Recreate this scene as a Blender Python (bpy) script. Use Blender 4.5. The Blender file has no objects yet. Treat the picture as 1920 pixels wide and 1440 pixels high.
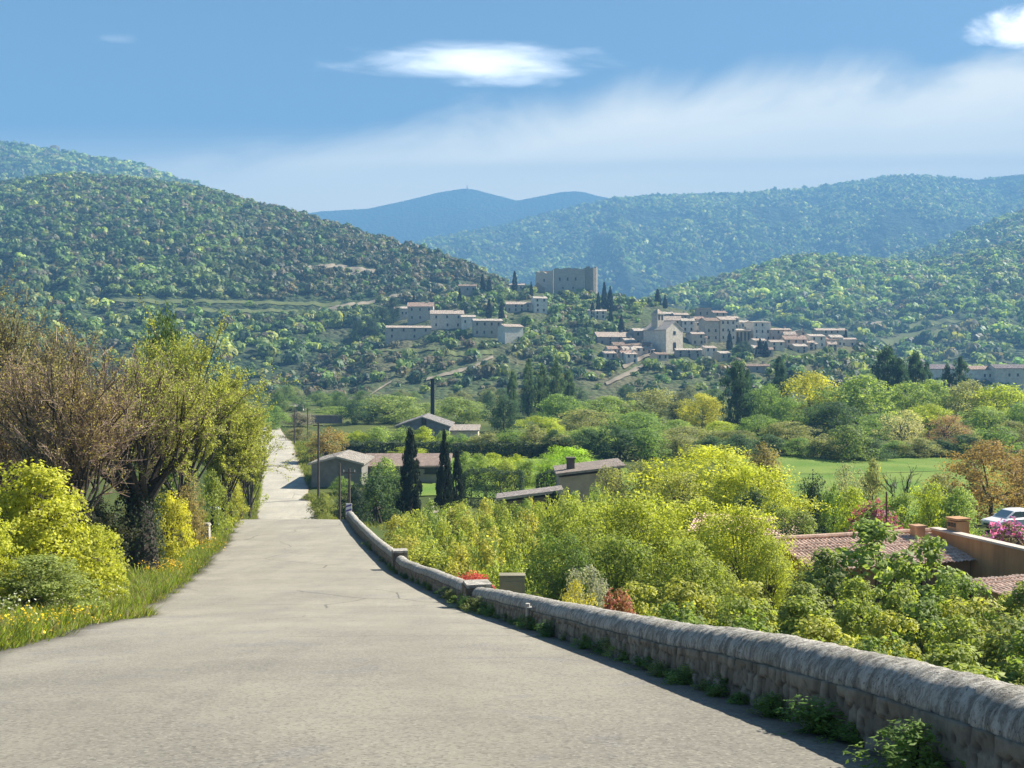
import bpy, math, random
import numpy as np
from mathutils import Vector, Matrix

scene = bpy.context.scene
COL = scene.collection
R = math.radians
F, CX, HY = 2000.0, 960.0, 680.0          # photo focal length in px, centre column, horizon row
rng = np.random.default_rng(7)
random.seed(7)

# ------------------------------------------------------------------ basics
def PX(px, D): return (px - CX) / F * D
def PZ(py, D): return (HY - py) / F * D

def link(o, parent=None):
    COL.objects.link(o)
    if parent is not None: o.parent = parent
    return o

def tag(o, label=None, cat=None, group=None, kind=None):
    if label: o['label'] = label
    if cat: o['category'] = cat
    if group: o['group'] = group
    if kind: o['kind'] = kind
    return o

def empty(name, loc, label=None, cat=None, group=None, rz=0.0):
    o = bpy.data.objects.new(name, None)
    o.empty_display_size = 0.3
    o.location = loc; o.rotation_euler = (0, 0, rz)
    link(o)
    return tag(o, label, cat, group)

def fade(a, b, x):
    t = np.clip((np.asarray(x, float) - a) / (b - a), 0, 1)
    return t * t * (3 - 2 * t)

def hash2(ix, iy, seed):
    h = (ix.astype(np.int64) * 374761393 + iy.astype(np.int64) * 668265263 + seed * 1274126177) & 0xffffffff
    h = ((h ^ (h >> 13)) * 1274126177) & 0xffffffff
    h = h ^ (h >> 16)
    return (h & 0xffff) / 65535.0

def vnoise(x, y, seed=0):
    x = np.asarray(x, float); y = np.asarray(y, float)
    ix = np.floor(x); iy = np.floor(y)
    fx = x - ix; fy = y - iy
    fx = fx * fx * (3 - 2 * fx); fy = fy * fy * (3 - 2 * fy)
    a = hash2(ix, iy, seed); b = hash2(ix + 1, iy, seed)
    c = hash2(ix, iy + 1, seed); d = hash2(ix + 1, iy + 1, seed)
    return (a * (1 - fx) + b * fx) * (1 - fy) + (c * (1 - fx) + d * fx) * fy

def fbm(x, y, seed=0, oct=4):
    s = 0; amp = 0.5; tot = 0
    for o in range(oct):
        s = s + amp * vnoise(np.asarray(x) * 2 ** o, np.asarray(y) * 2 ** o, seed + 17 * o)
        tot += amp; amp *= 0.55
    return s / tot

# ------------------------------------------------------------------ geometry collector
class Geo:
    def __init__(self):
        self.V = []; self.F = []; self.T = []; self.C = []; self.n = 0
    def add(self, V, Fc, tint=0.5, col=None):
        V = np.asarray(V, float).reshape(-1, 3); Fc = np.asarray(Fc, int)
        self.V.append(V); self.F.append(Fc + self.n)
        self.T.append(np.broadcast_to(np.asarray(tint, float), (len(Fc),)))
        if col is not None: self.C.append(np.broadcast_to(np.asarray(col, float), (len(Fc), 3)))
        self.n += len(V)
        return self
    def box(self, c, s, rz=0.0, tint=0.5, taper=1.0):
        x, y, z = s[0] / 2, s[1] / 2, s[2] / 2
        P = np.array([[-x, -y, -z], [x, -y, -z], [x, y, -z], [-x, y, -z],
                      [-x * taper, -y * taper, z], [x * taper, -y * taper, z], [x * taper, y * taper, z], [-x * taper, y * taper, z]])
        cs, sn = math.cos(rz), math.sin(rz)
        P = P @ np.array([[cs, sn, 0], [-sn, cs, 0], [0, 0, 1]]) + np.asarray(c, float)
        self.add(P, [[0, 3, 2, 1], [4, 5, 6, 7], [0, 1, 5, 4], [1, 2, 6, 5], [2, 3, 7, 6], [3, 0, 4, 7]], tint)
        return self
    def prism(self, prof, x0, x1, axis='x', tint=0.5):
        """closed profile [(a,z)...] swept from x0 to x1 (axis x: a is y; axis y: a is x)"""
        n = len(prof); P = []
        for s in (x0, x1):
            for a, z in prof:
                P.append((s, a, z) if axis == 'x' else (a, s, z))
        q = [[i, (i + 1) % n, n + (i + 1) % n, n + i] for i in range(n)]
        if axis == 'y': q = [f[::-1] for f in q]
        self.add(P, q, tint)
        base = self.n - 2 * n
        # caps as ngon fan (profiles are kept convex or star-shaped round their centroid)
        for k, s in enumerate((x0, x1)):
            c = np.mean(np.array(P[k * n:(k + 1) * n]), axis=0)
            V = [c] + P[k * n:(k + 1) * n]
            t = [[0, 1 + (i + 1) % n, 1 + i] if k == 0 else [0, 1 + i, 1 + (i + 1) % n] for i in range(n)]
            if axis == 'y': t = [f[::-1] for f in t]
            self.add(V, t, tint)
        return self
    def tube(self, pts, rad, sides=6, tint=0.5, cap=False):
        pts = np.asarray(pts, float); n = len(pts)
        rad = np.broadcast_to(np.asarray(rad, float), (n,))
        d = np.gradient(pts, axis=0); d /= np.linalg.norm(d, axis=1)[:, None] + 1e-9
        up = np.array([0, 0, 1.0]) if abs(d[:, 2]).mean() < 0.9 else np.array([1.0, 0, 0])
        a = np.cross(d, up); a /= np.linalg.norm(a, axis=1)[:, None] + 1e-9
        b = np.cross(d, a)
        ang = np.linspace(0, 2 * math.pi, sides, endpoint=False)
        P = pts[:, None, :] + rad[:, None, None] * (np.cos(ang)[None, :, None] * a[:, None, :] + np.sin(ang)[None, :, None] * b[:, None, :])
        q = []
        for i in range(n - 1):
            for k in range(sides):
                k2 = (k + 1) % sides
                q.append([i * sides + k, i * sides + k2, (i + 1) * sides + k2, (i + 1) * sides + k])
        self.add(P.reshape(-1, 3), q, tint)
        if cap:
            for i in (0, n - 1):
                V = [pts[i]] + list(P[i]); self.add(V, [[0, 1 + k, 1 + (k + 1) % sides] for k in range(sides)], tint)
        return self
    def twigs(self, A, B, ra, rb, tint):
        """many straight three-sided twigs at once from A to B"""
        A = np.asarray(A, float); B = np.asarray(B, float); n = len(A)
        d = B - A; d /= np.linalg.norm(d, axis=1)[:, None] + 1e-9
        h = np.where(abs(d[:, 2:3]) < 0.9, np.array([[0, 0, 1.0]]), np.array([[1.0, 0, 0]]))
        u = np.cross(d, h); u /= np.linalg.norm(u, axis=1)[:, None] + 1e-9
        v = np.cross(d, u)
        ra = np.broadcast_to(ra, (n,))[:, None]; rb = np.broadcast_to(rb, (n,))[:, None]
        P = np.zeros((n, 6, 3))
        for k in range(3):
            a = 2 * math.pi * k / 3
            w = math.cos(a) * u + math.sin(a) * v
            P[:, k] = A + ra * w; P[:, 3 + k] = B + rb * w
        q = np.array([[0, 1, 4, 3], [1, 2, 5, 4], [2, 0, 3, 5]])
        Fq = (np.arange(n)[:, None, None] * 6 + q[None]).reshape(-1, 4)
        self.add(P.reshape(-1, 3), Fq, np.repeat(np.broadcast_to(tint, (n,)), 3))
        return self
    def leaves(self, P, N, size, tint, aspect=0.6, rg=None, col=None, fold=0.18):
        """diamond leaves, each bent along its midrib"""
        rg = rg or rng
        n = len(P)
        N = N / (np.linalg.norm(N, axis=1)[:, None] + 1e-9)
        r = rg.normal(size=(n, 3)); t = np.cross(N, r); t /= np.linalg.norm(t, axis=1)[:, None] + 1e-9
        b = np.cross(N, t)
        L = (np.asarray(size) * np.ones(n))[:, None]
        W = L * aspect
        V = np.stack([P - t * L * .5, P + b * W * .5 - N * L * fold * .5, P + t * L * .5, P - b * W * .5 - N * L * fold * .5], axis=1).reshape(-1, 3)
        Fq = np.arange(n * 4).reshape(n, 4)
        self.add(V, Fq, tint, col)
        return self
    def mesh(self, name, mat, smooth=False):
        me = bpy.data.meshes.new(name)
        V = np.concatenate(self.V) if self.V else np.zeros((0, 3))
        me.vertices.add(len(V)); me.vertices.foreach_set('co', V.astype(np.float32).ravel())
        nl = sum(f.size for f in self.F); nf = sum(len(f) for f in self.F)
        me.loops.add(nl); me.loops.foreach_set('vertex_index', np.concatenate([f.ravel() for f in self.F]).astype(np.int32))
        tot = np.concatenate([np.full(len(f), f.shape[1], np.int32) for f in self.F])
        st = np.concatenate([[0], np.cumsum(tot)[:-1]]).astype(np.int32)
        me.polygons.add(nf); me.polygons.foreach_set('loop_start', st); me.polygons.foreach_set('loop_total', tot)
        me.polygons.foreach_set('use_smooth', np.full(nf, bool(smooth)))
        at = me.attributes.new('tint', 'FLOAT', 'FACE'); at.data.foreach_set('value', np.concatenate(self.T).astype(np.float32))
        if self.C:
            c = np.concatenate(self.C); c = np.concatenate([c, np.ones((len(c), 1))], axis=1)
            at = me.attributes.new('col', 'FLOAT_COLOR', 'FACE'); at.data.foreach_set('color', c.astype(np.float32).ravel())
        if mat is not None: me.materials.append(mat)
        me.update(calc_edges=True); me.validate()
        return me
    def build(self, name, mat, parent=None, smooth=False, color=None, loc=None):
        o = bpy.data.objects.new(name, self.mesh(name, mat, smooth))
        if color is not None: o.color = (*color, 1)
        if loc is not None: o.location = loc
        return link(o, parent)

def grid_mesh(name, X, Y, Z, mat, smooth=True, attrs=None, parent=None, weld=False):
    nu, nv = X.shape
    V = np.stack([X, Y, Z], axis=-1).reshape(-1, 3)
    i = np.arange(nu * nv).reshape(nu, nv)
    q = np.stack([i[:-1, :-1], i[1:, :-1], i[1:, 1:], i[:-1, 1:]], axis=-1).reshape(-1, 4)
    g = Geo(); g.add(V, q)
    me = g.mesh(name, mat, smooth)
    for k, v in (attrs or {}).items():
        at = me.attributes.new(k, 'FLOAT', 'POINT'); at.data.foreach_set('value', np.asarray(v, np.float32).ravel())
    o = bpy.data.objects.new(name, me)
    return link(o, parent)

# ------------------------------------------------------------------ node helper
class NT:
    def __init__(self, tree):
        self.t = tree; self.t.nodes.clear()
    def n(self, typ, **kw):
        nd = self.t.nodes.new(typ)
        for k, v in kw.items():
            if k == 'inp':
                for a, b in v.items(): self.set(nd, a, b)
            else: setattr(nd, k, v)
        return nd
    def set(self, nd, a, b):
        s = nd.inputs[a]
        if isinstance(b, bpy.types.NodeSocket): self.t.links.new(b, s)
        else: s.default_value = b
    def m(self, op, *a, clamp=False):
        nd = self.t.nodes.new('ShaderNodeMath'); nd.operation = op; nd.use_clamp = clamp
        for i, v in enumerate(a): self.set(nd, i, v)
        return nd.outputs[0]
    def mix(self, fac, a, b, mode='MIX'):
        nd = self.t.nodes.new('ShaderNodeMix'); nd.data_type = 'RGBA'; nd.blend_type = mode
        self.set(nd, 0, fac)
        for s, v in ((6, a), (7, b)):
            if not isinstance(v, bpy.types.NodeSocket) and len(v) == 3: v = (*v, 1)
            self.set(nd, s, v)
        return nd.outputs[2]
    def step(self, x, a, b, lo=0.0, hi=1.0):
        nd = self.t.nodes.new('ShaderNodeMapRange'); nd.interpolation_type = 'SMOOTHSTEP'
        for i, v in ((0, x), (1, a), (2, b), (3, lo), (4, hi)): self.set(nd, i, v)
        return nd.outputs[0]
    def noise(self, vec, scale, detail=4, rough=0.55, dist=0.0):
        nd = self.n('ShaderNodeTexNoise', inp={'Scale': scale, 'Detail': detail, 'Roughness': rough, 'Distortion': dist})
        if vec is not None: self.set(nd, 'Vector', vec)
        return nd.outputs[0]
    def vscale(self, vec, s):
        nd = self.n('ShaderNodeMapping'); self.set(nd, 0, vec); nd.inputs['Scale'].default_value = s
        return nd.outputs[0]

def newmat(name):
    m = bpy.data.materials.new(name); m.use_nodes = True
    t = NT(m.node_tree)
    return m, t

def finish(t, shader, disp=None):
    out = t.n('ShaderNodeOutputMaterial'); t.t.links.new(shader, out.inputs[0])

def bsdf(t, col, rough=0.85, spec=0.2, bump=None, bstr=0.5, bdist=0.05, metal=0.0):
    p = t.n('ShaderNodeBsdfPrincipled', inp={'Roughness': rough, 'Specular IOR Level': spec, 'Metallic': metal})
    if not isinstance(col, bpy.types.NodeSocket) and len(col) == 3: col = (*col, 1)
    t.set(p, 'Base Color', col)
    if bump is not None:
        b = t.n('ShaderNodeBump', inp={'Strength': bstr, 'Distance': bdist}); t.set(b, 'Height', bump)
        t.t.links.new(b.outputs[0], p.inputs['Normal'])
    return p.outputs[0]

def foliage_material(name, use_attr=False, trans=0.38, lo=0.55, hi=1.5, warm=0.35):
    m, t = newmat(name)
    tint = t.n('ShaderNodeAttribute', attribute_name='tint').outputs['Fac']
    if use_attr: col = t.n('ShaderNodeAttribute', attribute_name='col').outputs['Color']
    else: col = t.n('ShaderNodeObjectInfo').outputs['Color']
    val = t.n('ShaderNodeMapRange', inp={0: tint, 1: 0.0, 2: 1.0, 3: lo, 4: hi}).outputs[0]
    c = t.mix(1.0, col, t.n('ShaderNodeCombineColor', inp={0: val, 1: val, 2: val}).outputs[0], 'MULTIPLY')
    wf = t.step(tint, 0.55, 1.0, 0.0, warm)
    c = t.mix(wf, c, t.mix(1.0, c, (1.45, 1.12, 0.55), 'MULTIPLY'))
    tr = t.n('ShaderNodeBsdfTranslucent'); t.set(tr, 0, t.mix(1.0, c, (1.5, 1.5, 0.75), 'MULTIPLY'))
    p = bsdf(t, c, 0.55, 0.25)
    mx = t.n('ShaderNodeMixShader', inp={0: trans}); t.t.links.new(p, mx.inputs[1]); t.t.links.new(tr.outputs[0], mx.inputs[2])
    finish(t, mx.outputs[0])
    return m

def objcol_material(name, rough=0.9, nscale=3.0, amt=0.35, bump=0.3, bscale=8.0, wave=None, streak=False):
    """surface that takes its colour from the object, with weathering noise"""
    m, t = newmat(name)
    tc = t.n('ShaderNodeTexCoord').outputs['Object']
    col = t.n('ShaderNodeObjectInfo').outputs['Color']
    v = tc
    if streak: v = t.vscale(tc, (1, 1, 0.15))
    nz = t.noise(v, nscale, 5, 0.65)
    val = t.n('ShaderNodeMapRange', inp={0: nz, 1: 0.25, 2: 0.75, 3: 1 - amt, 4: 1 + amt}).outputs[0]
    c = t.mix(1.0, col, t.n('ShaderNodeCombineColor', inp={0: val, 1: val, 2: val}).outputs[0], 'MULTIPLY')
    h = t.noise(tc, bscale, 5, 0.7)
    if wave is not None:
        axis, ws = wave
        w = t.n('ShaderNodeTexWave', bands_direction=axis, wave_profile='SIN', inp={'Scale': ws, 'Distortion': 0.6, 'Detail': 1.0})
        t.set(w, 'Vector', tc)
        h = t.m('ADD', t.m('MULTIPLY', h, 0.3), w.outputs[1])
        c = t.mix(t.step(w.outputs[1], 0.0, 0.35, 0.55, 0.0), c, t.mix(1.0, c, (0.4, 0.36, 0.33), 'MULTIPLY'))
    finish(t, bsdf(t, c, rough, 0.15, h, bump, 0.06))
    return m

def plain(name, col, rough=0.6, spec=0.3, metal=0.0, amt=0.2, nscale=6.0):
    m, t = newmat(name)
    tc = t.n('ShaderNodeTexCoord').outputs['Object']
    nz = t.noise(tc, nscale, 4, 0.6)
    c = t.mix(nz, tuple(x * (1 - amt) for x in col), tuple(min(1, x * (1 + amt)) for x in col))
    finish(t, bsdf(t, c, rough, spec, nz, 0.1, 0.02, metal))
    return m

M = {}
M['leaf'] = foliage_material('leaf', trans=0.45, lo=0.85, hi=2.75, warm=0.2)
M['needle'] = foliage_material('needle', trans=0.12, lo=0.5, hi=1.5, warm=0.15)
M['petal'] = foliage_material('petal', trans=0.4, lo=0.6, hi=1.4, warm=0.0)
M['forest'] = foliage_material('forest_leaf', use_attr=True, trans=0.32, lo=1.2, hi=2.6, warm=0.15)
M['bark'] = objcol_material('bark', 0.95, 6.0, 0.45, 0.8, 25.0, streak=True)
M['plaster'] = objcol_material('plaster', 0.92, 0.9, 0.30, 0.4, 3.0)
M['near_plaster'] = objcol_material('stained_plaster', 0.92, 2.2, 0.28, 0.3, 8.0, streak=True)
M['tile'] = objcol_material('roof_tile', 0.85, 1.6, 0.35, 0.9, 3.0, wave=('X', 4.5))
M['tile_cross'] = objcol_material('roof_tile_cross', 0.85, 1.6, 0.35, 0.9, 3.0, wave=('Y', 4.5))
M['metal'] = objcol_material('weathered_metal', 0.6, 4.0, 0.3, 0.2, 12.0)
M['dark'] = plain('dark_opening', (0.018, 0.02, 0.024), 0.3, 0.5)
M['wood'] = plain('weathered_wood', (0.10, 0.08, 0.065), 0.85, 0.2, amt=0.4)
SKYMUL, VEILC, CLOUDC, EXPO = (0.50, 0.535, 0.58), (14.0, 12.2, 8.9), (18.5, 17.8, 17.0), 1.95
# ------------------------------------------------------------------ road and valley ground
_D = [-40, 0, 6.5, 16, 29, 45, 60, 72, 82, 88, 97, 106, 112, 129, 150, 171, 185, 200, 230, 280, 400]
_Z = [1.6, -1.62, -2.5, -4.3, -6.7, -8.9, -10.3, -11.25, -12.0, -13.4, -15.2, -15.6, -15.4, -14.75, -13.9, -13.25, -13.6, -14.4, -15, -15, -15]
_dd = np.arange(-40, 400, 0.25)
_zz = np.interp(_dd, _D, _Z)
_k = np.ones(17) / 17
_zs = np.convolve(np.pad(_zz, 8, mode='edge'), _k, mode='valid')
_RD = [-40, 0, 6.5, 16, 29, 45, 60, 72, 82, 90, 100, 112, 129, 150, 171, 200, 260, 400]
_RL = [-4.6, -4.6, -5.7, -7.68, -10.0, -13.45, -16.4, -19.0, -21.4, -23.0, -24.2, -27.0, -30.5, -35.7, -40.9, -48, -63, -98]
_RR = [5.2, 3.35, 2.62, 1.2, -1.16, -4.84, -8.1, -10.7, -12.75, -14.6, -17.0, -21.0, -24.7, -30.0, -34.8, -42, -57, -92]
def smooth_interp(D, X):
    z = np.interp(_dd, D, X)
    return np.convolve(np.pad(z, 16, mode='edge'), np.ones(33) / 33, mode='valid')
_rl = smooth_interp(_RD, _RL); _rr = smooth_interp(_RD, _RR)
def road_z(y): return np.interp(y, _dd, _zs)
def road_l(y): return np.interp(y, _dd, _rl)
def road_r(y): return np.interp(y, _dd, _rr)

def ground_z(x, y):
    x = np.asarray(x, float); y = np.asarray(y, float)
    zr = road_z(y); dl = road_l(y) - x; dr = x - road_r(y)
    base = -15 + 0 * y
    left = zr + 0.25 * fade(0.2, 3, dl)
    left = left + (base - left) * fade(35, 110, dl)
    zrt = np.interp(y, [-40, 5, 12, 20, 30, 50, 82, 110, 130], [-3.5, -4.5, -5.9, -7.8, -9.8, -12.0, -13.8, -15, -15])
    zrt = zrt + (base - zrt) * fade(60, 160, x)
    near = zr - 0.25 + (zrt - zr + 0.25) * fade(0.3, 5.5, dr)
    far = zr + (base - zr) * fade(1.5, 16, dr)
    w = fade(84, 104, y)
    right = near * (1 - w) + far * w
    z = np.where(dl > 0, left, np.where(dr > 0, right, zr - 0.15))
    off = fade(1.0, 8, np.maximum(dl, dr)) * (1 - fade(350, 500, y))
    z = z + off * (fbm(x / 9, y / 9, 3, 3) - 0.5) * 0.7
    z = z + 1.6 * np.exp(-((x - 37) / 9) ** 2 - ((y - 76) / 9) ** 2)
    return z

def G(x, y): return float(ground_z(x, y))

# ------------------------------------------------------------------ hills
class Hill:
    def __init__(self, crest, yr, yf, amp, nu, nt, seed, u0, u1, curve=0.35, gul=60.0):
        self.c = np.array(crest, float); self.yr = np.array(yr, float); self.yf = np.array(yf, float)
        self.amp = amp; self.nu = nu; self.nt = nt; self.seed = seed; self.u0 = u0; self.u1 = u1; self.curve = curve; self.gul = gul
    def yrf(self, u): return np.interp(u, self.yr[:, 0], self.yr[:, 1])
    def yff(self, u): return np.interp(u, self.yf[:, 0], self.yf[:, 1])
    def H(self, x, y):
        x = np.asarray(x, float); y = np.maximum(np.asarray(y, float), 1)
        u = CX + F * x / y
        yr, yf = self.yrf(u), self.yff(u)
        us = np.linspace(self.u0 - 100, self.u1 + 100, 900)
        cs = np.interp(us, self.c[:, 0], self.c[:, 1])
        cs = np.convolve(np.pad(cs, 4, mode='edge'), np.ones(9) / 9, mode='valid')
        zr = (HY - np.interp(u, us, cs)) / F * yr
        t = (y - yf) / (yr - yf)
        tc = np.clip(t, 0, 1)
        s = (1 - self.curve) * tc + self.curve * tc * tc * (3 - 2 * tc)
        z = -15.4 + (zr + 15.4) * s
        rid = 1 - np.abs(fbm(u / self.gul, t * 1.8 + u / 400, self.seed, 4) * 2 - 1)
        z = z + self.amp * (rid - 0.72) * np.clip(tc * (1 - tc) * 4, 0, 1)
        z = np.where(t > 1, zr - (t - 1) * np.abs(zr + 15) * 1.1, z)
        z = np.where(t < 0, -15.5 + t * 3, z)
        return np.maximum(z, -16.5)
    def build(self, name, mat, tmax=1.35):
        u = np.linspace(self.u0, self.u1, self.nu)[:, None] * np.ones((1, self.nt))
        t = np.linspace(-0.02, tmax, self.nt)[None, :] * np.ones((self.nu, 1))
        Y = self.yff(u) + t * (self.yrf(u) - self.yff(u)); X = (u - CX) / F * Y
        Z = self.H(X, Y)
        o = grid_mesh(name, X, Y, Z, mat, attrs={'rise': np.clip(t, 0, 1)})
        return tag(o, kind='structure')
    def hit(self, px, py):
        yf, yr = float(self.yff(px)), float(self.yrf(px))
        Y = np.linspace(yf * 0.98, yr * 1.05, 700)
        z = self.H((px - CX) / F * Y, Y); ray = (HY - py) / F * Y
        k = np.nonzero(z >= ray)[0]
        D = float(Y[k[0]]) if len(k) else float(yr)
        return D

village = Hill([(250, 760), (380, 752), (470, 735), (560, 690), (640, 640), (720, 600), (800, 572), (880, 553), (960, 545), (1010, 546), (1060, 550),
                (1120, 556), (1160, 562), (1240, 572), (1300, 585), (1400, 603), (1500, 622), (1600, 645), (1680, 680), (1760, 705), (1850, 730), (2000, 745)],
               [(300, 600), (470, 650), (1060, 760), (1300, 720), (1600, 640), (1850, 600)], [(300, 430), (700, 430), (1400, 440), (2000, 470)], 5, 300, 150, 11, 230, 2000, 0.2)
lefthill = Hill([(-700, 330), (-300, 350), (0, 350), (60, 340), (130, 331), (250, 341), (330, 351), (400, 364), (490, 390), (560, 400), (620, 420), (700, 448),
                 (800, 471), (870, 498), (930, 526), (1000, 553), (1100, 585), (1250, 650)],
                [(-700, 1350), (300, 1300), (700, 1050), (1000, 880), (1250, 820)], [(-700, 480), (300, 500), (900, 560), (1250, 600)], 12, 330, 170, 23, -500, 1250, 0.3, 90)
right_a = Hill([(1000, 660), (1100, 625), (1180, 590), (1240, 552), (1300, 536), (1380, 519), (1440, 499), (1500, 484), (1560, 486), (1640, 494), (1720, 498),
                (1800, 484), (1920, 458), (2200, 420), (2500, 410)], [(1000, 1300), (1500, 1650), (2500, 1800)], [(1000, 850), (2500, 800)], 26, 300, 150, 31, 1000, 2400, 0.3, 110)
right_b = Hill([(1400, 620), (1500, 560), (1580, 520), (1650, 495), (1720, 478), (1800, 443), (1860, 418), (1920, 400), (2050, 362), (2300, 340), (2600, 340)],
               [(1400, 2300), (2600, 2600)], [(1400, 1400), (2600, 1400)], 55, 240, 130, 41, 1400, 2450, 0.2, 100)
left_far = Hill([(-700, 235), (-300, 250), (0, 271), (60, 278), (120, 288), (200, 300), (260, 313), (320, 333), (390, 357), (480, 400), (600, 470)],
                [(-700, 2700), (600, 2500)], [(-700, 1450), (600, 1450)], 45, 300, 120, 53, -500, 600, 0.3, 120)
massif = Hill([(300, 560), (500, 520), (600, 500), (700, 478), (800, 452), (900, 430), (1000, 408), (1080, 388), (1160, 373), (1250, 366), (1320, 365), (1400, 362), (1480, 357),
               (1540, 351), (1600, 342), (1660, 333), (1700, 332), (1750, 331), (1830, 337), (1870, 331), (1920, 326), (2200, 312), (2600, 330)],
              [(300, 3700), (1200, 4300), (2600, 4600)], [(300, 2100), (2600, 2300)], 150, 560, 260, 67, 450, 2450, 0.15, 170)
peak = Hill([(350, 450), (450, 420), (600, 396), (690, 391), (760, 376), (820, 361), (850, 356), (870, 353), (890, 355), (920, 363), (970, 376), (1010, 368), (1050, 360), (1080, 358), (1100, 361),
             (1120, 367), (1160, 374), (1250, 392), (1500, 420)], [(350, 5800), (1500, 5800)], [(350, 4300), (1500, 4300)], 25, 420, 110, 71, 380, 1450, 0.2, 60)

# ------------------------------------------------------------------ setting materials
def ground_material():
    m, t = newmat('valley_ground')
    tc = t.n('ShaderNodeTexCoord').outputs['Object']
    n1 = t.noise(tc, 0.06, 5, 0.6); n2 = t.noise(tc, 0.9, 6, 0.7); n3 = t.noise(tc, 14.0, 4, 0.7)
    c = t.mix(t.step(n1, 0.35, 0.65), (0.060, 0.085, 0.022), (0.115, 0.135, 0.035))
    c = t.mix(t.step(n2, 0.55, 0.78, 0, 0.75), c, (0.15, 0.125, 0.08))
    c = t.mix(t.step(n3, 0.3, 0.8, 0, 0.5), c, (0.03, 0.045, 0.012))
    finish(t, bsdf(t, c, 0.95, 0.1, t.m('ADD', n2, t.m('MULTIPLY', n3, 0.3)), 0.8, 0.25))
    return m

def hill_material(name, cols, scale, bdist, patch):
    m, t = newmat(name)
    tc = t.n('ShaderNodeTexCoord').outputs['Object']
    n1 = t.noise(tc, 1 / (scale * 14), 5, 0.65); n2 = t.noise(tc, 1 / (scale * 2.6), 6, 0.7)
    vo = t.n('ShaderNodeTexVoronoi', inp={'Scale': 1 / scale, 'Randomness': 1.0}); t.set(vo, 'Vector', tc)
    cell = t.n('ShaderNodeSeparateColor', inp={0: vo.outputs['Color']}).outputs[0]
    c = t.mix(t.step(cell, 0.1, 0.9), cols[0], cols[1])
    c = t.mix(t.step(n1, 0.42, 0.68), c, cols[2])
    c = t.mix(t.step(n2, 0.58, 0.70, 0, patch), c, cols[3])
    h = t.m('SUBTRACT', t.m('ADD', t.m('MULTIPLY', n2, 1.2), t.m('MULTIPLY', cell, 0.5)), vo.outputs['Distance'])
    finish(t, bsdf(t, c, 0.95, 0.05, h, 1.0, bdist))
    return m

def road_material():
    m, t = newmat('chipseal_road')
    tc = t.n('ShaderNodeTexCoord').outputs['Object']
    lat = t.n('ShaderNodeAttribute', attribute_name='lat').outputs['Fac']
    v1 = t.n('ShaderNodeTexVoronoi', inp={'Scale': 42.0}); t.set(v1, 'Vector', tc)
    g = t.n('ShaderNodeSeparateColor', inp={0: v1.outputs['Color']}).outputs[0]
    n1 = t.noise(tc, 0.35, 6, 0.65); n2 = t.noise(tc, 3.0, 6, 0.7)
    lng = t.noise(t.vscale(tc, (1.6, 0.12, 0.12)), 1.0, 4, 0.6)
    c = t.mix(t.step(n1, 0.3, 0.7), (0.205, 0.191, 0.157), (0.285, 0.266, 0.212))
    c = t.mix(t.step(lng, 0.45, 0.7, 0, 0.22), c, (0.135, 0.128, 0.112))
    c = t.mix(t.step(n2, 0.5, 0.8, 0, 0.35), c, (0.128, 0.119, 0.10))
    n4 = t.noise(tc, 0.9, 3, 0.5, 1.0)
    c = t.mix(t.step(n4, 0.58, 0.66, 0, 0.45), c, (0.19, 0.18, 0.175))
    # chippings
    c = t.mix(t.step(g, 0.0, 0.34, 0.42, 0.0), c, (0.05, 0.047, 0.04))
    c = t.mix(t.step(g, 0.70, 1.0, 0.0, 0.6), c, (0.34, 0.318, 0.26))
    # tyre tracks polished paler, crown and edges darker
    tr = t.m('ABSOLUTE', t.m('SUBTRACT', t.m('ABSOLUTE', lat), 0.36))
    c = t.mix(t.step(tr, 0.02, 0.16, 0.16, 0.0), c, (0.235, 0.217, 0.168))
    ed = t.m('ADD', t.m('ABSOLUTE', lat), t.m('MULTIPLY', n2, 0.25))
    c = t.mix(t.step(ed, 0.95, 1.12, 0, 0.6), c, (0.12, 0.095, 0.065))
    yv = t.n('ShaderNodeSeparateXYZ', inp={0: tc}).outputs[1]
    depth_tone = t.m('ADD', t.m('ADD', t.step(yv, 5.0, 24.0, 0.80, 1.02), t.step(yv, 30.0, 80.0, 0.0, 0.10)), t.step(yv, 92.0, 112.0, 0.0, 0.40))  # road colour darker near the camera, paler further along
    c = t.mix(1.0, c, t.n('ShaderNodeCombineColor', inp={0: depth_tone, 1: depth_tone, 2: depth_tone}).outputs[0], 'MULTIPLY')
    # hairline cracks sealed with tar
    cr = t.n('ShaderNodeTexVoronoi', feature='DISTANCE_TO_EDGE', inp={'Scale': 0.22}); t.set(cr, 'Vector', t.mix(0.22, tc, t.n('ShaderNodeTexNoise', inp={'Scale': 0.9, 'Detail': 4.0, 'Vector': tc}).outputs[1]))
    ck = t.m('MULTIPLY', t.step(cr.outputs['Distance'], 0.0, 0.008, 1, 0), t.step(t.noise(tc, 0.11, 2), 0.48, 0.58))
    c = t.mix(t.m('MULTIPLY', ck, 0.75), c, (0.06, 0.058, 0.054))
    finish(t, bsdf(t, c, 0.9, 0.25, t.m('ADD', g, t.m('MULTIPLY', n2, 0.6)), 0.30, 0.010))
    return m

# ground: one sheet to the horizon
def spaced(a, b, fine, lim, gmax):
    out = [0.0]; s = fine
    while out[-1] < b:
        out.append(out[-1] + s)
        if out[-1] > lim: s = min(s * 1.10, gmax)
    neg = [0.0]; s = fine
    while neg[-1] < -a:
        neg.append(neg[-1] + s)
        if neg[-1] > lim * 0.7: s = min(s * 1.12, gmax)
    return np.array([-v for v in neg[:0:-1]] + out)
gx = spaced(-6500, 6500, 0.9, 62, 500); gy = spaced(-60, 6500, 0.9, 210, 500)
GX, GY = np.meshgrid(gx, gy, indexing='ij')
ground = grid_mesh('ground', GX, GY, ground_z(GX, GY), ground_material())
tag(ground, kind='structure')

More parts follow.
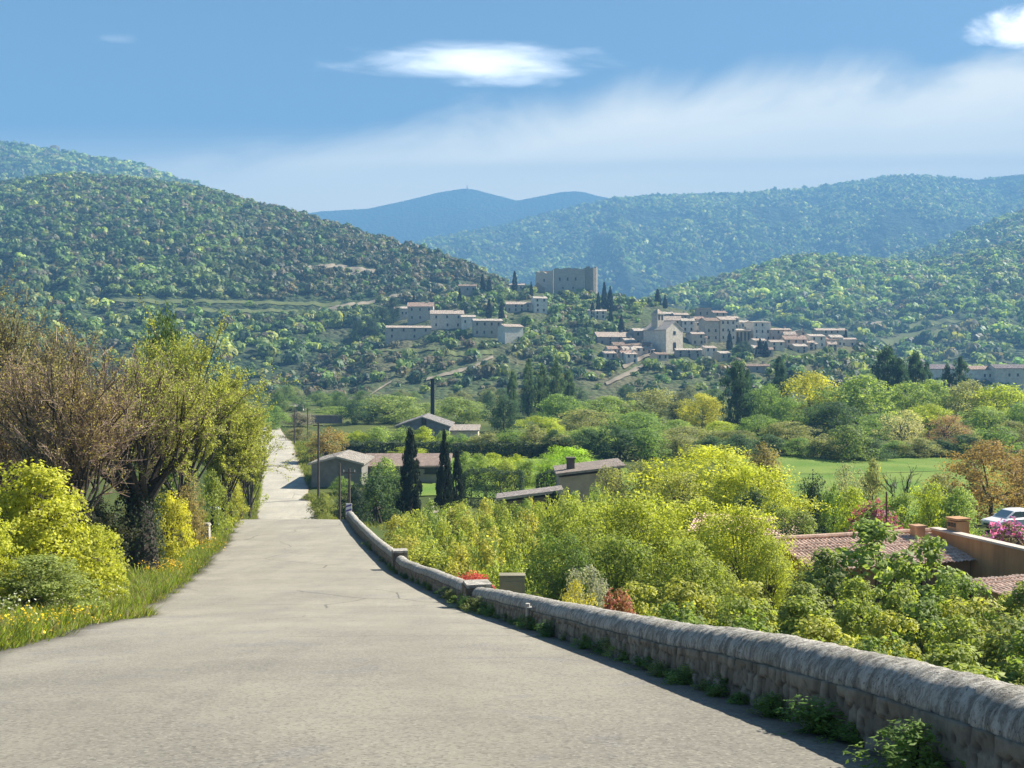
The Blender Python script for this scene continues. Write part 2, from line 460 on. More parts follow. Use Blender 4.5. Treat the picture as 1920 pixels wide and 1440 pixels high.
# road: a strip with camber and skirts
ys = np.concatenate([np.arange(-12, 120, 0.5), np.arange(120, 262, 1.0)])
lat = np.array([-1.0, -1.0, -0.86, -0.6, -0.3, 0, 0.3, 0.6, 0.86, 1.0, 1.0])
L, Rr = road_l(ys), road_r(ys)
def edge_jag(y): return (fbm(y * 0.9, y * 0, 91, 4) - 0.5) * 0.8 - 0.55 * np.exp(-((y - 25.5) / 1.6) ** 2) + 0.35 * np.exp(-((y - 29.5) / 1.5) ** 2)
jag = edge_jag(ys)
jag2 = (fbm(ys * 0.9, ys * 0 + 9, 92, 4) - 0.5) * 0.4
L = L - jag; Rr = Rr + np.where(ys > 86, jag2, 0.12)
RX = ((L + Rr) / 2)[:, None] + ((Rr - L) / 2)[:, None] * lat[None, :]
RY = ys[:, None] * np.ones_like(lat)[None]
RZ = road_z(ys)[:, None] + 0.05 * (1 - lat[None] ** 2) + 0.01
RZ[:, 0] -= 0.4; RZ[:, -1] -= 0.4
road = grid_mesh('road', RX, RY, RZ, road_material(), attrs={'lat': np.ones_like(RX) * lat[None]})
tag(road, kind='structure')

GREENS = dict(dark=(0.030, 0.052, 0.026), mid=(0.060, 0.095, 0.030), lite=(0.115, 0.150, 0.045), brown=(0.085, 0.080, 0.050), soil=(0.13, 0.125, 0.07))
hm_near = hill_material('scrub_hillside', ((0.055, 0.080, 0.035), (0.10, 0.12, 0.05), (0.12, 0.115, 0.065), (0.19, 0.175, 0.12)), 3.0, 1.2, 0.6)
hm_left = hill_material('wooded_hillside', ((0.030, 0.048, 0.025), (0.060, 0.085, 0.035), (0.075, 0.085, 0.045), (0.11, 0.12, 0.06)), 5.0, 3.0, 0.4)
hm_right = hill_material('wooded_slope', ((0.035, 0.055, 0.028), (0.075, 0.105, 0.042), (0.09, 0.10, 0.05), (0.13, 0.145, 0.07)), 7.0, 5.0, 0.5)
hm_far = hill_material('distant_woods', ((0.030, 0.050, 0.024), (0.060, 0.085, 0.035), (0.045, 0.065, 0.030), (0.105, 0.13, 0.06)), 16.0, 12.0, 0.55)
hm_mass = hill_material('mountain_woods', ((0.022, 0.040, 0.022), (0.060, 0.085, 0.040), (0.040, 0.060, 0.030), (0.13, 0.15, 0.075)), 20.0, 20.0, 0.7)
village.build('hill', hm_near)
lefthill.build('hill', hm_left)
right_a.build('hill', hm_right)
right_b.build('hill', hm_right)
left_far.build('hill', hm_far)
massif.build('mountain', hm_mass)
peak.build('mountain', hm_mass)

# ------------------------------------------------------------------ far woods: many small crowns merged, one mass per hill
def crown_proto(n, seed, flat=0.8, lobes=5):
    rg = np.random.default_rng(seed)
    lc = rg.normal(size=(lobes, 3)); lc /= np.linalg.norm(lc, axis=1)[:, None]
    lc[:, 2] = np.abs(lc[:, 2]) * 0.7; lc *= 0.5
    k = rg.integers(0, lobes, n)
    d = rg.normal(size=(n, 3)); d /= np.linalg.norm(d, axis=1)[:, None]
    P = lc[k] + d * 0.52 * rg.uniform(0.7, 1.05, n)[:, None]
    P[:, 2] = P[:, 2] * flat + 0.55
    N = d + rg.normal(size=(n, 3)) * 0.22 + np.array([0, 0, 0.35])
    g = Geo(); g.leaves(P, N, rg.uniform(0.75, 1.25, n) * 3.6 / math.sqrt(n), np.clip(0.5 + rg.normal(size=n) * 0.16, 0, 1), 0.85, rg, None, 0.05)
    return g.V[0].reshape(n, 4, 3), g.T[0]

def wood(name, hill, n, rad, leaves, colfun, seed, t0=0.0, t1=1.02, keep=None, u0=None, u1=None, label=None):
    rg = np.random.default_rng(seed)
    u0 = hill.u0 if u0 is None else u0; u1 = hill.u1 if u1 is None else u1
    u = rg.uniform(u0, u1, n); t = np.sqrt(rg.uniform(0, 1, n)) * (t1 - t0) + t0
    Y = hill.yff(u) + t * (hill.yrf(u) - hill.yff(u)); X = (u - CX) / F * Y
    Z = hill.H(X, Y)
    py = HY - F * Z / Y
    ok = (u > -60) & (u < 1980) | (rg.uniform(size=n) < 0.5)
    if keep is not None: ok &= keep(u, py, X, Y, rg)
    u, t, X, Y, Z, py = u[ok], t[ok], X[ok], Y[ok], Z[ok], py[ok]; n = len(u)
    protos = [crown_proto(leaves, seed + i) for i in range(6)]
    g = Geo()
    col = colfun(u, py, X, Y, rg)
    r = rad(u, py, rg); r = np.minimum(r, 2.1 * np.median(r))
    for i, (V, T) in enumerate(protos):
        s = np.arange(i, n, 6)
        if not len(s): continue
        a = rg.uniform(0, 6.283, len(s)); ca, sa = np.cos(a), np.sin(a)
        sq = rg.uniform(0.8, 1.35, len(s))
        Vx = V[None, ..., 0] * ca[:, None, None] - V[None, ..., 1] * sa[:, None, None]
        Vy = V[None, ..., 0] * sa[:, None, None] + V[None, ..., 1] * ca[:, None, None]
        rr = r[s][:, None, None]
        W = np.stack([X[s][:, None, None] + Vx * rr, Y[s][:, None, None] + Vy * rr, Z[s][:, None, None] + V[None, ..., 2] * rr * sq[:, None, None] - 0.25 * rr], axis=-1)
        nf = len(s) * leaves
        g.add(W.reshape(-1, 3), np.arange(nf * 4).reshape(nf, 4), np.tile(T, len(s)), np.repeat(col[s], leaves, axis=0))
    o = g.build(name, M['forest'])
    return tag(o, label=label, kind='stuff')

def palette(rg, n, cols, w):
    c = np.array(cols)[rg.choice(len(cols), n, p=np.array(w) / sum(w))]
    return c * rg.uniform(0.75, 1.3, (n, 1)) * rg.uniform(0.92, 1.08, (n, 3))

CL = [(0.030, 0.052, 0.027), (0.062, 0.100, 0.036), (0.110, 0.155, 0.046), (0.190, 0.215, 0.060), (0.105, 0.095, 0.060), (0.066, 0.070, 0.046)]
EXCL = []      # photo-pixel boxes kept clear of woods (buildings, bare ground); filled before the woods are grown
# ------------------------------------------------------------------ buildings
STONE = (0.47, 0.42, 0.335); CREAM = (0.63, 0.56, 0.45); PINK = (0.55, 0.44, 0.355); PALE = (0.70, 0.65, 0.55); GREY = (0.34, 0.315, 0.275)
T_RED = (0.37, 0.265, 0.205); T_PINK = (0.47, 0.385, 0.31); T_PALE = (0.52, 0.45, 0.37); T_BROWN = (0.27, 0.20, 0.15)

def windows(root, spots, w2, d2, mat=None):
    """spots: (face, along, z, w, h); face f = towards the road, r = right side, l = left side"""
    for face, a, z, w, h in spots:
        g = Geo()
        if face == 'f': g.box((a, -d2, z), (w, 0.16, h)); g.box((a, -d2 - 0.04, z - h / 2 - 0.05), (w + 0.3, 0.3, 0.1))
        elif face == 'r': g.box((w2, a, z), (0.16, w, h)); g.box((w2 + 0.04, a, z - h / 2 - 0.05), (0.3, w + 0.3, 0.1))
        else: g.box((-w2, a, z), (0.16, w, h)); g.box((-w2 - 0.04, a, z - h / 2 - 0.05), (0.3, w + 0.3, 0.1))
        g.build('window', M['dark'], root)

def shell(root, w, d, h, rise, ridge, wallc, roofc, sunk=3.0, over=0.35, th=0.22, wmat='plaster', rmat='tile'):
    g = Geo(); r = Geo()
    if ridge == 'x':
        g.prism([(-d / 2, -sunk), (d / 2, -sunk), (d / 2, h), (0, h + rise - th), (-d / 2, h)], -w / 2, w / 2, 'x')
        s = rise / (d / 2); o = over
        for q in (-1, 1):
            p = [(0, h + rise), (q * (d / 2 + o), h - s * o), (q * (d / 2 + o), h - s * o - th), (0, h + rise - th)]
            r.prism(p if q < 0 else p[::-1], -w / 2 - o, w / 2 + o, 'x')
        rm = rmat
    elif ridge == 'y':
        g.prism([(-w / 2, -sunk), (w / 2, -sunk), (w / 2, h), (0, h + rise - th), (-w / 2, h)], -d / 2, d / 2, 'y')
        s = rise / (w / 2); o = over
        for q in (-1, 1):
            p = [(0, h + rise), (q * (w / 2 + o), h - s * o), (q * (w / 2 + o), h - s * o - th), (0, h + rise - th)]
            r.prism(p if q < 0 else p[::-1], -d / 2 - o, d / 2 + o, 'y')
        rm = rmat + '_cross'
    elif ridge == 'mono':        # falls towards the viewer
        g.prism([(-d / 2, -sunk), (d / 2, -sunk), (d / 2, h + rise - th), (-d / 2, h - th)], -w / 2, w / 2, 'x')
        o = over; s = rise / d
        r.prism([(-d / 2 - o, h - s * o), (d / 2 + o, h + rise + s * o), (d / 2 + o, h + rise + s * o + th), (-d / 2 - o, h - s * o + th)][::-1], -w / 2 - o, w / 2 + o, 'x')
        rm = rmat
    elif ridge == 'side':        # rises to the right
        g.prism([(-w / 2, -sunk), (w / 2, -sunk), (w / 2, h + rise - th), (-w / 2, h - th)], -d / 2, d / 2, 'y')
        o = over; s = rise / w
        r.prism([(-w / 2 - o, h - s * o), (w / 2 + o, h + rise + s * o), (w / 2 + o, h + rise + s * o + th), (-w / 2 - o, h - s * o + th)][::-1], -d / 2 - o, d / 2 + o, 'y')
        rm = rmat + '_cross'
    else:                        # flat with a coping
        g.box((0, 0, (h - sunk) / 2), (w, d, h + sunk))
        r.box((0, 0, h + th / 2), (w + 0.3, d + 0.3, th)); rm = 'plaster'
    g.build('wall', M[wmat], root, color=wallc)
    r.build('roof', M[rm], root, color=roofc)

def chimney(root, x, y, z0, z1, col, s=0.7):
    g = Geo(); g.box((x, y, (z0 + z1) / 2), (s, s, z1 - z0)); g.box((x, y, z1 + 0.08), (s + 0.2, s + 0.2, 0.16))
    return g.build('chimney', M['plaster'], root, color=col)

def auto_windows(w, h, d, rows, cols, side, rg):
    out = []
    for j in range(rows):
        z = h * (j + 0.6) / rows
        for i in range(cols):
            if rg.uniform() < 0.85: out.append(('f', -w / 2 + w * (i + 0.5) / cols + rg.uniform(-.2, .2), z, 0.95, 1.45))
        for i in range(side):
            if rg.uniform() < 0.85: out.append(('r', -d / 2 + d * (i + 0.5) / side, z, 0.95, 1.4))
    return out

hr = np.random.default_rng(5)
def house(label, px0, px1, ye, yb, hill=None, D=None, d=8.0, rise_px=5, ridge='x', wc=STONE, rc=T_PINK, rz=0.0, rows=2, cols=2, side=1, name='village_house', group='village houses on the hill', chim=False, extra=None, wmat='plaster', cat='house'):
    pc = (px0 + px1) / 2
    if D is None: D = hill.hit(pc, yb)
    x, z = PX(pc, D), PZ(yb, D)
    w = (px1 - px0) / F * D; h = (yb - ye) / F * D; rise = rise_px / F * D
    root = empty(name, (x, D + d / 2, z), label, cat, group, rz)
    shell(root, w, d, h, rise, ridge, wc, rc, wmat=wmat)
    sp = extra if extra is not None else auto_windows(w, h, d, rows, cols, side, hr)
    windows(root, sp, w / 2, d / 2)
    if (chim or (group or '').startswith(('village', 'small'))) and (chim or hr.uniform() < .6): chimney(root, w * 0.3, 0, h * 0.9, h + rise + 1.0, wc)
    if hill is not None: EXCL.append((px0 - 3, px1 + 3, ye - 8, yb + 13))
    return root

V = village
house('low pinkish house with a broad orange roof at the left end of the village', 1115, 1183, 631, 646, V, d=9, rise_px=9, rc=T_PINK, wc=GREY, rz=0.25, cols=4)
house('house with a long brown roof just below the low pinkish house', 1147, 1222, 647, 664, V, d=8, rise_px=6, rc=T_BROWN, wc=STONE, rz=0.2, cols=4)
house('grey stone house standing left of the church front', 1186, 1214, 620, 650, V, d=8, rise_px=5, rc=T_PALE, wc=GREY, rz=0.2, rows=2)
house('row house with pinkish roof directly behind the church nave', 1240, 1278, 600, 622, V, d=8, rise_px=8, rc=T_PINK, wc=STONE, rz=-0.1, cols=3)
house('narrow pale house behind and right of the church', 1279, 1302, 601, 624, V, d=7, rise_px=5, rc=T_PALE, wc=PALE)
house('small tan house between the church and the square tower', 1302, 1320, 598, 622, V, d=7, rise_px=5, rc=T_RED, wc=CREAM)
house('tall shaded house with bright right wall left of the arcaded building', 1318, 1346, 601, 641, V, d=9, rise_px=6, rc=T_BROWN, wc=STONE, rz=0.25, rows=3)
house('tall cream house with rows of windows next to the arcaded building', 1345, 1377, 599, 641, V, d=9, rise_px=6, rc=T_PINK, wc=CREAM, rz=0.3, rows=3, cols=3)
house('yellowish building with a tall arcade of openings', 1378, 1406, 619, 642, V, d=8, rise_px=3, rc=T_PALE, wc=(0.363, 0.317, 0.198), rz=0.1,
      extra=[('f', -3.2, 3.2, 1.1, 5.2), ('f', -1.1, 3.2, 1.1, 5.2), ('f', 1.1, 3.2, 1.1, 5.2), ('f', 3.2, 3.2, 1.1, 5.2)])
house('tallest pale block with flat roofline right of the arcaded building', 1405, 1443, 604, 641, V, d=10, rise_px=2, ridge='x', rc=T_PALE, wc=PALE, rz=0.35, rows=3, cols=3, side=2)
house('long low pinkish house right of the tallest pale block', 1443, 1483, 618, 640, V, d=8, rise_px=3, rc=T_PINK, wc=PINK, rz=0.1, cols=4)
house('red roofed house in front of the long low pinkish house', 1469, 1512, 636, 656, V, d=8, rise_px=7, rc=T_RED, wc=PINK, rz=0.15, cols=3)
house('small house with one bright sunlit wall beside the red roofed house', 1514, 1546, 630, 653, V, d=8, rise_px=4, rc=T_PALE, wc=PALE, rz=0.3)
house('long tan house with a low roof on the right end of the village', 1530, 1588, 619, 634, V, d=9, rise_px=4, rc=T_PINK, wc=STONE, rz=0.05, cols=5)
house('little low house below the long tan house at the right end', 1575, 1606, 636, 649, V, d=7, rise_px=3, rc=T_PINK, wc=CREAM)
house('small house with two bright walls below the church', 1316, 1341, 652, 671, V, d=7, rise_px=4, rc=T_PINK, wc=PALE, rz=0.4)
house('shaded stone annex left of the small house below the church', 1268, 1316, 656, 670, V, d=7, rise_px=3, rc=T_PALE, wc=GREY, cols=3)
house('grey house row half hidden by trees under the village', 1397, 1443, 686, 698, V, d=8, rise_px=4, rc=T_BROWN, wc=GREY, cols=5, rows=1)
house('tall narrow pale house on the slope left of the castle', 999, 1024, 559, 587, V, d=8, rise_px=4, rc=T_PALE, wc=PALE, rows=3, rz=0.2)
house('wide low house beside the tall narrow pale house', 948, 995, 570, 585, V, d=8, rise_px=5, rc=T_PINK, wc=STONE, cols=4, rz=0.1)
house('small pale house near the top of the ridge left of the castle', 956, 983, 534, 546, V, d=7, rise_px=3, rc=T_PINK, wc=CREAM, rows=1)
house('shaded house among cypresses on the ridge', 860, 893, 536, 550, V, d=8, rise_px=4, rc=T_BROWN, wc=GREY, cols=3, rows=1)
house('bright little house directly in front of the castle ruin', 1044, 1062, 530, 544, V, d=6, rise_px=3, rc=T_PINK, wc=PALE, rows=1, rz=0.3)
house('pale walled house among cypresses right of and below the castle', 1103, 1137, 583, 598, V, d=7, rise_px=3, rc=T_PALE, wc=CREAM, cols=3)
house('house with pinkish gable on the right shoulder of the village', 1484, 1512, 623, 637, V, d=7, rise_px=4, ridge='y', rc=T_PINK, wc=PINK)
house('low cream house with a tiled roof below the tallest pale block', 1420, 1450, 655, 668, V, d=7, rise_px=4, rc=T_RED, wc=CREAM, cols=3, rows=1)
for i, (a_, b_, c_, d__, lab, wc_, rc_) in enumerate((
    (1240, 1262, 588, 601, 'upper small house with a pale roof behind the pinkish row house', STONE, T_PALE), (1262, 1290, 590, 603, 'upper brownish house left of the square tower', GREY, T_PINK),
    (1334, 1362, 586, 602, 'house with a red roof just right of the square tower', STONE, T_RED), (1362, 1384, 596, 618, 'narrow house squeezed above the arcaded building', CREAM, T_PINK),
    (1296, 1320, 626, 648, 'tan house in the gap right of the church side wall', STONE, T_PINK), (1386, 1404, 604, 619, 'small pale house directly above the arcade', PALE, T_PALE),
    (1188, 1208, 652, 668, 'little pale house below the grey stone house', CREAM, T_PALE), (1225, 1250, 664, 676, 'small low house under the church front', STONE, T_BROWN),
    (1444, 1470, 641, 657, 'tan house in front of the tallest pale block', CREAM, T_PINK), (1548, 1572, 636, 650, 'pink house with a low roof below the long tan house', PINK, T_RED),
    (1130, 1152, 662, 674, 'small cream house low on the left flank of the village', CREAM, T_PINK), (1345, 1368, 662, 676, 'low house in the trees below the cream house with rows of windows', STONE, T_PALE))):
    house(lab, a_, b_, c_, d__, V, d=7, rise_px=4, wc=wc_, rc=rc_, rz=0.1 + 0.1 * (i % 4), cols=2, rows=2 if d__ - c_ > 15 else 1)
fr = np.random.default_rng(31)
for i in range(30):
    a_ = fr.uniform(1285, 1585) if i < 23 else fr.uniform(1125, 1235); wd = fr.uniform(14, 26)
    yb_ = np.interp(a_, [1125, 1240, 1290, 1400, 1500, 1600], [668, 674, 632, 650, 655, 655]) + fr.uniform(-14, 12); ht = fr.uniform(8, 19)
    house('small beige house packed among the village roofs on the slope' if i < 23 else 'small beige house on the slope below the church', a_, a_ + wd, yb_ - ht, yb_, V, d=7, rise_px=fr.uniform(3, 6), wc=[STONE, CREAM, PALE, PINK, CREAM][i % 5], rc=[T_PINK, T_PALE, T_RED][i % 3], rz=fr.uniform(-.2, .4), cols=2, rows=2 if ht > 12 else 1,
          group='small houses packed among the village roofs' if i < 23 else 'small houses below the church')
# long farmstead on the left of the village hill
fg = 'blocks of the long farmstead'
house('left block of the farmstead with a row of small arches', 735, 766, 578, 600, V, d=8, rise_px=4, rc=T_PALE, wc=PALE, cols=4, rows=1, group=fg)
house('farmstead block with the highest red and pale roof', 764, 812, 574, 604, V, d=9, rise_px=8, rc=T_RED, wc=STONE, cols=3, group=fg, chim=True)
house('broad central farmstead block with a pale pink roof', 806, 868, 588, 618, V, d=9, rise_px=7, rc=T_PINK, wc=CREAM, cols=3, group=fg, chim=True, rz=0.1)
house('short farmstead block with a covered opening', 864, 890, 594, 616, V, d=8, rise_px=4, rc=T_PALE, wc=PALE, group=fg, rows=1, rz=0.1)
house('shaded farmstead block with long pale roof edge', 886, 940, 601, 632, V, d=9, rise_px=4, rc=T_PALE, wc=STONE, cols=4, group=fg, rz=0.15)
house('end block of the farmstead with a bright sunlit gable', 938, 976, 612, 643, V, d=9, rise_px=5, rc=T_PINK, wc=PALE, cols=2, group=fg, rz=0.45)
house('lower farmstead wing with shaded front and bright right end', 722, 806, 614, 637, V, d=8, rise_px=4, rc=T_PINK, wc=STONE, cols=4, group=fg, rz=0.2)
house('white house with pale pink roof standing alone left of the farmstead', 610, 662, 624, 642, V, d=9, rise_px=7, rc=T_PALE, wc=PALE, cols=3, rows=1, rz=0.15)

# church: nave, gable front, bell-cote
D = V.hit(1240, 660)
root = empty('church', (PX(1248, D), D + 9, PZ(660, D)), 'church with a plain gable front, bright side wall and square bell tower', 'church', None, 0.62)
w, d, h, rise = 12.0, 17.0, 11.8, 4.2
shell(root, w, d, h, rise, 'y', CREAM, T_PALE, th=0.3)
g = Geo(); tw = (-2.0, -2.0)
g.box((tw[0], 2.0, h + 2.0), (4.6, 4.6, 12.0)); g.box((tw[0], 2.0, h + 8.2), (5.2, 5.2, 0.45))
g.build('bell_tower', M['plaster'], root, color=STONE)
g = Geo(); g.box((tw[0], 2.0, h + 9.6), (4.8, 4.8, 2.4), taper=0.12); g.build('spire', M['tile'], root, color=T_PINK)
windows(root, [('f', 0, 10.0, 1.6, 1.6), ('f', 0, 3, 2.0, 4.0), ('r', -5, 8, 1.0, 3.0), ('r', 0, 8, 1.0, 3.0), ('r', 5, 8, 1.0, 3.0)], w / 2, d / 2)
for s in (-1, 1):
    g = Geo(); g.box((tw[0] + s * 1.1, 2.0 - 2.3, h + 6.3), (1.0, 0.16, 2.6)); g.build('window', M['dark'], root)
EXCL.append((1200, 1296, 575, 672))

# square keep tower
D = V.hit(1320, 612)
root = empty('village_tower', (PX(1320, D), D + 4, PZ(612, D)), 'square dark stone tower rising over the village roofs', 'tower')
g = Geo(); h = 34 / F * D; w = 27 / F * D
g.box((0, 0, h / 2 - 2), (w, w * 0.8, h + 4)); g.build('wall', M['plaster'], root, color=GREY)
g = Geo(); g.box((0, 0, h + 0.15), (w + 0.5, w * 0.8 + 0.5, 0.3)); g.build('coping', M['plaster'], root, color=STONE)
windows(root, [('f', -2, h - 3, 0.9, 1.6), ('f', 2, h - 3, 0.9, 1.6)], w / 2, w * 0.4)
EXCL.append((1300, 1338, 570, 620))

# castle ruin on the summit
D = V.hit(1062, 552) - 4
S = D / F
root = empty('castle_ruin', (PX(1062, D), D, PZ(556, D)), 'ruined stone castle with broken walls on the summit', 'castle')
def ruin_wall(name, p0, p1, h, th, seed, col, drop=None, holes=()):
    """thick wall between two plan points with a broken top edge"""
    p0, p1 = np.array(p0, float), np.array(p1, float); L = np.linalg.norm(p1 - p0); n = max(4, int(L / 0.8))
    s = np.linspace(0, 1, n + 1); dirv = (p1 - p0) / L; nor = np.array([dirv[1], -dirv[0]])
    top = h + (fbm(s * L / 3.0, s * 0, seed, 4) - 0.5) * 3.0
    if drop is not None: top = top * np.interp(s, drop[0], drop[1])
    g = Geo()
    for i in range(n):
        a = p0 + dirv * L * s[i]; b = p0 + dirv * L * s[i + 1]; t = (top[i] + top[i + 1]) / 2
        q = [a + nor * th / 2, b + nor * th / 2, b - nor * th / 2, a - nor * th / 2]
        P = [(*v, -4) for v in q] + [(*v, t) for v in q]
        g.add(P, [[0, 1, 2, 3][::-1], [4, 5, 6, 7], [0, 1, 5, 4], [1, 2, 6, 5], [2, 3, 7, 6], [3, 0, 4, 7]], 0.5)
    o = g.build(name, M['plaster'], root, color=col)
    for (sa, z, w_, h_) in holes:
        c = p0 + dirv * L * sa + nor * (th / 2)
        gg = Geo(); gg.box((c[0], c[1], z), (w_, 0.3, h_), rz=math.atan2(dirv[1], dirv[0])); gg.build('window', M['dark'], o)
    return o
H0 = 52 * S
ruin_wall('curtain_wall', (-9, 0), (13, -3), H0, 1.6, 3, (0.42, 0.385, 0.325), holes=[(0.2, H0 * .62, 1.2, 2.2), (0.45, H0 * .62, 1.2, 2.2), (0.7, H0 * .62, 1.2, 2.2), (0.3, H0 * .3, 0.9, 1.6), (0.62, H0 * .3, 0.9, 1.6)])
ruin_wall('inner_wall', (-21, 9), (-9, 1), H0 * 0.98, 1.5, 5, (0.52, 0.46, 0.37), drop=([0, 0.3, 0.7, 1], [1.0, 0.93, 0.9, 1.0]), holes=[(0.5, H0 * .6, 1.2, 2.0)])  # same stone coloured paler than the front, its sunlit look painted in
ruin_wall('rear_wall', (-20, 10), (14, 12), H0 * 0.93, 1.5, 8, (0.35, 0.30, 0.235))
ruin_wall('broken_wall', (-24, -3), (-15, -4), H0 * 0.5, 1.4, 9, (0.27, 0.23, 0.18), drop=([0, 0.4, 1], [0.5, 1.0, 0.6]))
g = Geo()
ang = np.linspace(0, 2 * math.pi, 11)[:-1]; n = len(ang)
for i in range(n):
    a0, a1 = ang[i], ang[(i + 1) % n]; t = H0 * 1.02 + 0.8 * math.sin(i * 2.3)
    P = [(17 + 4.6 * math.cos(a0), -2 + 4.6 * math.sin(a0), -12), (17 + 4.6 * math.cos(a1), -2 + 4.6 * math.sin(a1), -12), (17 + 4.6 * math.cos(a1), -2 + 4.6 * math.sin(a1), t), (17 + 4.6 * math.cos(a0), -2 + 4.6 * math.sin(a0), t), (17, -2, t - 1.5)]
    g.add(P[:4], [[0, 1, 2, 3]]); g.add(P, [[2, 3, 4]])
g.build('tower', M['plaster'], root, color=(0.28, 0.255, 0.215))
EXCL.append((1002, 1122, 498, 553))

# low buildings strung along the plain to the right
sg = 'low houses along the plain'
house('long white low building left of the tall poplars on the plain', 1562, 1640, 690, 716, None, 545, d=9, rise_px=6, rc=T_PINK, wc=PALE, cols=6, rows=1, group=sg, name='plain_house')
house('low house with purplish roof between the poplars and the dark tree pair', 1735, 1790, 691, 722, None, 540, d=10, rise_px=8, rc=(0.238, 0.198, 0.198), wc=PALE, cols=4, rows=1, group=sg, name='plain_house')
house('long pale building with red brown roof right of the dark tree pair', 1812, 1872, 692, 722, None, 535, d=10, rise_px=6, rc=T_RED, wc=PALE, cols=6, rows=1, group=sg, name='plain_house')
house('grey roofed house at the far right end of the plain', 1866, 1935, 690, 722, None, 530, d=10, rise_px=7, rc=(0.218, 0.185, 0.178), wc=CREAM, cols=4, rows=1, group=sg, name='plain_house')

# valley buildings
house('white roofed far house under the scrubby slope beyond the road', 524, 566, 762, 774, None, 330, d=8, rise_px=7, rc=(0.409, 0.383, 0.343), wc=CREAM, cols=3, rows=1, name='farmhouse', group='valley buildings')
D = 262
root = empty('garden_wall', (PX(598, D), D, G(PX(598, D), D)), 'long dull pink wall beyond the end of the road', 'wall')
g = Geo(); g.box((0, 0, 0.7), (11.5, 0.4, 2.4)); g.build('masonry', M['plaster'], root, color=(0.238, 0.198, 0.185))
g = Geo(); g.box((0, 0, 1.98), (11.7, 0.55, 0.16)); g.build('coping', M['plaster'], root, color=(0.277, 0.244, 0.224))
D = 205
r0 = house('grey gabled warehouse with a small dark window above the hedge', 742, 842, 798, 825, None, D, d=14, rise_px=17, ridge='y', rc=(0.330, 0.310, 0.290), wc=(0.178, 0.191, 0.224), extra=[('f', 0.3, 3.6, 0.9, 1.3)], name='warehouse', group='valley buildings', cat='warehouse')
house('low shed with a long pale roof beside the grey gabled warehouse', 838, 896, 806, 825, None, 208, d=9, rise_px=8, rc=(0.409, 0.363, 0.310), wc=CREAM, rows=0, name='shed', group='valley buildings', cat='shed')
# stone barn by the road
D = 127.0
zb = G(PX(631, D), D)
yb = HY - F * zb / D
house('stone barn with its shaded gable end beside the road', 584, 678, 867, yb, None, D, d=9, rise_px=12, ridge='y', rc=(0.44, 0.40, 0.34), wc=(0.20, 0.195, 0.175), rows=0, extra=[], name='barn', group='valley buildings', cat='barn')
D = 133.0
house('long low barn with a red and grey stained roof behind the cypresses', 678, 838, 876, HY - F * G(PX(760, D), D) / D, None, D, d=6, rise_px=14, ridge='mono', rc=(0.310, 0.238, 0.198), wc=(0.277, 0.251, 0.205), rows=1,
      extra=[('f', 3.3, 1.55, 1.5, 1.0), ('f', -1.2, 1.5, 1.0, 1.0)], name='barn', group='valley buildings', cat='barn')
# beige house with a single sloping roof
D = 100.0
zb = G(PX(1105, D), D)
r0 = house('beige house with a single sloping roof and a chimney', 1049, 1166, 891, HY - F * zb / D, None, D, d=7, rise_px=14, ridge='side', rc=(0.42, 0.35, 0.29), wc=(0.52, 0.42, 0.31), extra=[('f', 1.6, 2.6, 0.9, 0.9), ('f', 0.3, 2.6, 0.7, 0.9)], name='house', group='valley buildings')
chimney(r0, -1.75, -1.0, 3.6, 5.75, (0.13, 0.11, 0.10), 0.75)
D = 90.0
zb = G(PX(990, D), D)
house('low lean-to with pale roof left of the beige house', 938, 1048, 937, HY - F * zb / D, None, D, d=2.6, rise_px=14, ridge='side', rc=(0.46, 0.40, 0.36), wc=(0.218, 0.178, 0.132), extra=[], name='lean_to_shed', group='valley buildings', cat='shed')

# antenna on the far peak
D = 5750.0
root = empty('antenna_mast', (PX(876, D), D, PZ(357, D)), 'tiny antenna mast on the distant blue peak', 'antenna mast')
g = Geo(); g.box((0, 0, 8), (9, 9, 20), taper=0.7); g.build('tower_base', M['plaster'], root, color=(0.264, 0.264, 0.264))
g = Geo(); g.tube([(0, 0, 16), (0, 0, 34)], [2.2, 1.0], 6, cap=True); g.build('mast', M['metal'], root, color=(0.264, 0.264, 0.277))

# bare tracks and clearings on the hillsides: ribbons lying on the slope
track_mat = plain('bare_stony_earth', (0.24, 0.205, 0.15), 0.95, 0.1, amt=0.35, nscale=0.25)
def ribbon(name, hill, pts, half_m, lift=0.5):
    q = np.array(pts, float); s = np.linspace(0, len(q) - 1, (len(q) - 1) * 12 + 1)
    qx = np.interp(s, np.arange(len(q)), q[:, 0]); qy = np.interp(s, np.arange(len(q)), q[:, 1]) + (fbm(s * 1.3, s * 0, int(q[0, 0]), 3) - .5) * 3
    y = np.array([hill.hit(u_, v_) for u_, v_ in zip(qx, qy)]); y = np.convolve(np.pad(y, 3, mode='edge'), np.ones(7) / 7, mode='valid'); x = (qx - CX) / F * y
    hw = half_m * (0.75 + 0.5 * vnoise(s * 1.7, s * 0, 5))
    o = np.linspace(-1, 1, 5)
    Yg = y[:, None] + o[None] * hw[:, None]; Xg = x[:, None] + 0 * Yg
    Zg = hill.H(Xg, Yg) + lift
    Zg = np.minimum(Zg, hill.H(x, y)[:, None] + lift + 0.12 * np.abs(Yg - y[:, None]))
    ob = grid_mesh(name, Xg, Yg, Zg, track_mat); tag(ob, kind='structure')
    for i in range(len(s)):
        pyv = HY - F * Zg[i, 2] / Yg[i, 2]; pxv = CX + F * x[i] / y[i]
        EXCL.append((pxv - 8, pxv + 8, pyv - 3, pyv + 9))
    return ob
ribbon('path', lefthill, [(578, 502), (610, 498), (640, 499), (680, 505), (704, 508)], 26, 0.8)
